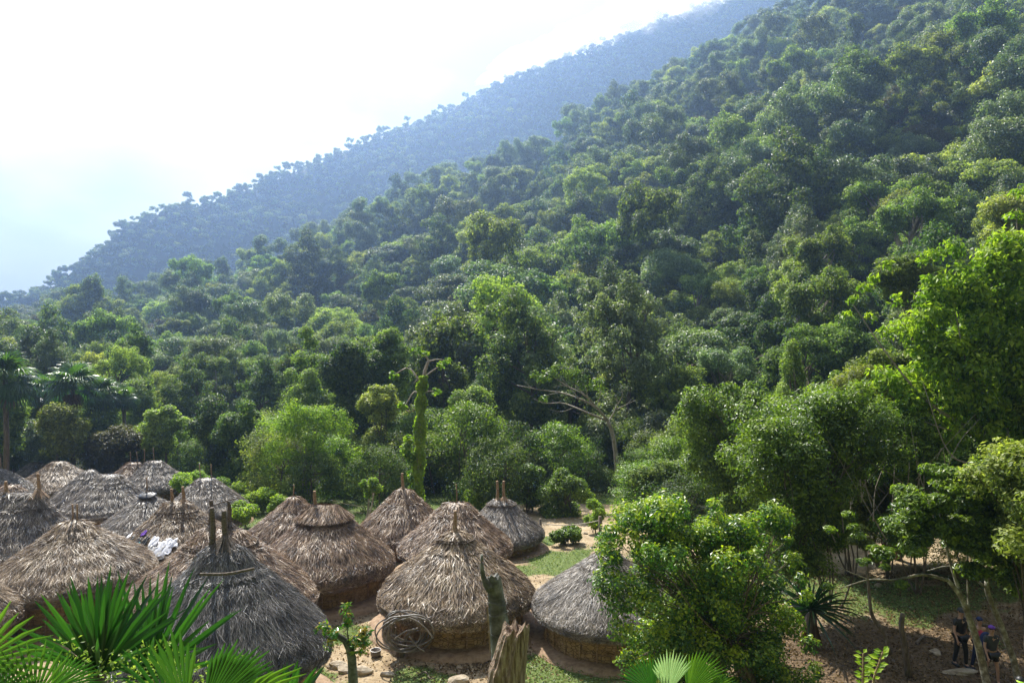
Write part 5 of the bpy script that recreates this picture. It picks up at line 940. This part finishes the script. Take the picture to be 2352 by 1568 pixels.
# ------------------------------------------------------------------ the walkers
def skin_mesh(nodes, edges, sub=1):
    """nodes: name -> (x, y, z, rx, ry); first node is the root"""
    names = list(nodes); me = bpy.data.meshes.new('tmp'); me.from_pydata([nodes[k][:3] for k in names], [(names.index(a), names.index(b)) for a, b in edges], []); o = bpy.data.objects.new('tmp', me); COL.objects.link(o)
    md = o.modifiers.new('s', 'SKIN'); md.use_smooth_shade = True; me.skin_vertices.new() if not me.skin_vertices else None
    for k, nme in enumerate(names): me.skin_vertices[0].data[k].radius = nodes[nme][3:5]; me.skin_vertices[0].data[k].use_root = (k == 0)
    s2 = o.modifiers.new('u', 'SUBSURF'); s2.levels = sub; s2.render_levels = sub
    dg = bpy.context.evaluated_depsgraph_get(); r = bpy.data.meshes.new_from_object(o.evaluated_get(dg)); bpy.data.objects.remove(o); return r
SKIN = flat('skin', (.45, .26, .18), .55)
def person(px, py, d, label, hgt, shirt, legs, cap, face=-1.57, stride=.22, short=False, cap_dome=True, brim=None, pack=None, hair=(.03, .02, .015), sleeve=True, rz=0.0):
    x = (px-CX)/F*d; b = np.array([x, d, float(ground(x, d))]); r = empty('person', b, label, 'person'); k = hgt/1.75; r.scale = (k, k, k); r.rotation_euler = (0, 0, rz)
    # faces -Y (towards the viewpoint)
    st_ = stride
    n = {'pel': (0, 0, .95, .15, .11), 'waist': (0, 0, 1.10, .13, .095), 'chest': (0, -.01, 1.32, .155, .105), 'neckb': (0, .0, 1.46, .075, .065), 'neck': (0, -.01, 1.53, .052, .052), 'head1': (0, -.02, 1.60, .068, .078), 'head2': (0, -.02, 1.68, .074, .09), 'head3': (0, -.01, 1.735, .05, .06)}
    e = [('pel', 'waist'), ('waist', 'chest'), ('chest', 'neckb'), ('neckb', 'neck'), ('neck', 'head1'), ('head1', 'head2'), ('head2', 'head3')]
    for s, sg in (('l', 1), ('r', -1)):
        f = st_*sg
        n['hip'+s] = (.09*sg, 0, .90, .085, .09); n['knee'+s] = (.10*sg, -f*.55-.03, .50, .052, .056); n['ank'+s] = (.10*sg, -f+.02, .09, .034, .036); n['toe'+s] = (.105*sg, -f-.14, .035, .038, .028)
        n['sh'+s] = (.185*sg, 0, 1.42, .058, .056); n['elb'+s] = (.235*sg, .03+f*.35, 1.14, .040, .040); n['wri'+s] = (.25*sg, -.04+f*.8, .90, .026, .028); n['palm'+s] = (.25*sg, -.06+f*.9, .83, .030, .018)
        e += [('pel', 'hip'+s), ('hip'+s, 'knee'+s), ('knee'+s, 'ank'+s), ('ank'+s, 'toe'+s), ('chest', 'sh'+s), ('sh'+s, 'elb'+s), ('elb'+s, 'wri'+s), ('wri'+s, 'palm'+s)]
        for fi in range(4):
            n['f%d%s' % (fi, s)] = (.25*sg, -.095+f*.9+.022*fi, .77, .009, .009); n['g%d%s' % (fi, s)] = (.243*sg, -.100+f*.9+.024*fi, .735+.006*abs(fi-1), .008, .008); e += [('palm'+s, 'f%d%s' % (fi, s)), ('f%d%s' % (fi, s), 'g%d%s' % (fi, s))]
        n['th'+s] = (.24*sg-.03*sg, -.10+f*.9, .82, .010, .010); e.append(('palm'+s, 'th'+s))
    me = skin_mesh(n, e, 1); me.materials.clear(); me.materials.append(SKIN); o = bpy.data.objects.new('body', me); COL.objects.link(o); o.parent = r
    def grow(keys, extra, name, m, over={}):
        nn = {q: (*n[q][:3], n[q][3]+extra, n[q][4]+extra) for q in keys}; nn.update(over); ee = [q for q in e if q[0] in nn and q[1] in nn]+over_e; me = skin_mesh(nn, ee, 1); me.materials.clear(); me.materials.append(m); o = bpy.data.objects.new(name, me); COL.objects.link(o); o.parent = r
    over_e = [('shl', 'midl'), ('shr', 'midr')] if sleeve else []
    ov = {}
    if sleeve:
        for s, sg in (('l', 1), ('r', -1)): a_, b_ = np.array(n['sh'+s][:3]), np.array(n['elb'+s][:3]); q = a_+(b_-a_)*.6; ov['mid'+s] = (*q, .062, .062)
    grow(['pel', 'waist', 'chest', 'shl', 'shr', 'neckb'] if sleeve else ['pel', 'waist', 'chest', 'neckb'], .014, 'shirt', shirt, ov)
    over_e = []; ov = {}
    if short:
        over_e = [('hipl', 'kl'), ('hipr', 'kr')]
        for s, sg in (('l', 1), ('r', -1)): a_, b_ = np.array(n['hip'+s][:3]), np.array(n['knee'+s][:3]); q = a_+(b_-a_)*.62; ov['k'+s] = (*q, .09, .09)
        grow(['pel', 'hipl', 'hipr'], .02, 'shorts', legs, ov)
    else: grow(['pel', 'hipl', 'hipr', 'kneel', 'kneer', 'ankl', 'ankr'], .016, 'trousers', legs)
    shoe = MB()
    for s, sg in (('l', 1), ('r', -1)):
        mb = MB(); q = np.array(n['ank'+s][:3]); tube(mb, [q+[0, .05, -.05], q+[0, -.05, -.05], q+[0, -.16, -.055], q+[0, -.21, -.06]], [.045, .052, .048, .02], 10, .3); so = mb.obj('shoe', M['blackcloth'], r, smooth=True)
    # face: eyes, nose, mouth, ears
    mb = MB(); tube(mb, [(0, -.10, 1.69), (0, -.125, 1.655), (0, -.10, 1.645)], [.008, .015, .006], 7, .5); mb.obj('nose', SKIN, r, smooth=True)
    for sg in (-1, 1):
        mb = MB(); tube(mb, [(.028*sg-.012, -.098, 1.692), (.028*sg, -.103, 1.694), (.028*sg+.012, -.096, 1.692)], [.003, .006, .003], 6, .5); mb.obj('eye', M['black'], r, smooth=True)
        mb = MB(); tube(mb, [(.082*sg, -.02, 1.66), (.088*sg, -.005, 1.685), (.082*sg, 0, 1.71)], [.008, .014, .008], 6, .5); mb.obj('ear', SKIN, r, smooth=True)
    mb = MB(); tube(mb, [(-.022, -.088, 1.625), (0, -.097, 1.623), (.022, -.088, 1.625)], [.003, .005, .003], 6, .5); mb.obj('mouth', flat('lips', (.35, .12, .1)), r, smooth=True)
    def dome(name, m, zc, rr, low, sy=1.12):
        mb = MB(); t = np.linspace(0, low, 8); a = np.arange(18)*2*np.pi/18; v = np.array([[rr*math.sin(x)*math.cos(y), -.01+rr*sy*math.sin(x)*math.sin(y), zc+rr*math.cos(x)] for x in t for y in a]); i = np.arange(7)[:, None]*18; j = np.arange(18)[None]; j2 = (j+1) % 18; mb.add(v, np.stack([i+j, i+18+j, i+18+j2, i+j2], -1).reshape(-1, 4)); return mb.obj(name, m, r, smooth=True)
    hm = flat('dark_hair', hair, .5); hb = dome('hair', hm, 1.695, .088, 1.9); hb.rotation_euler = (0, 0, 0); hb.location = (0, .018, 0)
    if cap:
        cp = dome('cap', cap, 1.70, .098, 1.45)
        if brim:
            mb = MB(); a = np.linspace(-1.1, 1.1, 9)-math.pi/2; v = [(.09*math.cos(x), -.01+.10*math.sin(x), 1.715) for x in a]+[(.105*math.cos(x), -.04+.155*math.sin(x), 1.70) for x in a]; v += [(p_[0], p_[1], p_[2]-.008) for p_ in v]
            q = [(i, i+1, 10+i, 9+i) for i in range(8)]+[(18+i, 27+i, 28+i, 19+i) for i in range(8)]+[(9+i, 10+i, 28+i, 27+i) for i in range(8)]; mb.add(v, q); mb.obj('brim', brim, cp, smooth=True)
    if pack:
        mb = MB(); tube(mb, curve([(0, .20, .98), (0, .24, 1.1), (0, .24, 1.3), (0, .20, 1.47)], 9), [.09, .15, .17, .17, .17, .165, .15, .12, .05], 14, .5); po = mb.obj('backpack', pack, None, True, tuple(b)); po.scale = (k, k, k); po.rotation_euler = (0, 0, rz)
        tag(po, 'dark backpack worn by the '+('woman in shorts' if short else 'walker in a purple top'), 'backpack')
    return r
navy = flat('navy_cloth', (.02, .03, .09)); pink = flat('pink_cloth', (.55, .06, .14)); char = flat('charcoal_cloth', (.05, .055, .06)); purp = flat('violet_cloth', (.14, .05, .30)); lime = flat('lime_cloth', (.35, .6, .05)); gy = flat('pale_grey_cap', (.35, .37, .38))
person(2206, 0, 21.2, 'person in black T-shirt, black trousers and black cap walking on the shaded path', 1.78, M['blackcloth'], M['blackcloth'], M['blackcloth'], rz=.2, stride=.12, brim=M['blackcloth'])
person(2249, 0, 20.9, 'person in pink and navy top half hidden behind the lichen-spotted trunk', 1.62, pink, navy, navy, stride=.2, sleeve=False)
person(2277, 0, 20.2, 'person in dark grey top and short black shorts with a purple headband', 1.66, char, M['blackcloth'], purp, stride=.18, short=True, pack=navy)
person(2343, 0, 17.3, 'person in violet top and black cap with lime brim cut by the bottom edge', 1.72, purp, navy, M['blackcloth'], brim=lime, pack=navy, rz=-.5, stride=.1)
person(2127, 0, 16.9, 'person of whom only a pale grey cap shows at the bottom edge', 1.70, char, navy, gy, brim=gy, stride=.1)
# ------------------------------------------------------------------ cloud on the ridge, haze
def blobmesh(name, c_, rad, seed, m):
    t = np.linspace(0, np.pi, 28); a = np.arange(44)*2*np.pi/44; v = np.array([[math.sin(x)*math.cos(y), math.sin(x)*math.sin(y), math.cos(x)] for x in t for y in a])
    k = np.ones(len(v))
    for i, q in enumerate(v): k[i] = 1+.55*noise.fractal(Vector(q*1.7+seed), 1, 2, 5)
    v = v*k[:, None]*rad; i = np.arange(27)[:, None]*44; j = np.arange(44)[None]; j2 = (j+1) % 44; mb = MB(); mb.add(v, np.stack([i+j, i+44+j, i+44+j2, i+j2], -1).reshape(-1, 4)); o = mb.obj(name, m, None, True, tuple(c_)); tag(o, kind='stuff'); return o
def vol(name, col, dens, an):
    m, nt, o = mat(name); v = nt.nodes.new('ShaderNodeVolumePrincipled'); v.inputs['Color'].default_value = (*col, 1); v.inputs['Density'].default_value = dens; v.inputs['Anisotropy'].default_value = an; v.inputs['Density Attribute'].default_value = ''; v.inputs['Temperature Attribute'].default_value = ''; v.inputs['Color Attribute'].default_value = ''
    nt.links.new(v.outputs[0], o.inputs['Volume']); m.cycles.homogeneous_volume = True; return m
mm = vol('ridge_cloud_air', (1, 1, 1), .013, .4)  # white volume blobs for the cloud draped over the far ridge
for i, (px, py, rx, rz_) in enumerate([(1175, 152, 44, 9), (1255, 118, 54, 14), (1345, 82, 62, 18), (1440, 48, 72, 24), (1540, 8, 84, 34), (1650, -38, 100, 46)]):
    d = float(tab(px, Y2))-16; o = blobmesh('ridge_cloud', P(px, py, d), np.array([rx, 34, rz_]), i*5.1+2, mm); o.rotation_euler = (0, -.45, 0)
hz = MB(); x0, x1, y0_, y1_, z0, z1_ = -1650, 1650, -60, 1320, -900, 640
hz.add([(x, y, z) for z in (z0, z1_) for y in (y0_, y1_) for x in (x0, x1)], [(0, 2, 3, 1), (4, 5, 7, 6), (0, 1, 5, 4), (2, 6, 7, 3), (0, 4, 6, 2), (1, 3, 7, 5)])
ho = hz.obj('haze', vol('haze_air', (.36, .53, .84), .00052, .62)); tag(ho, kind='stuff'); ho.data.materials[0].name = 'haze_air'
for o in S.objects:
    if 'label' in o and len(o['label'].split()) > 16: print('LONG', o.name, len(o['label'].split()), o['label'])
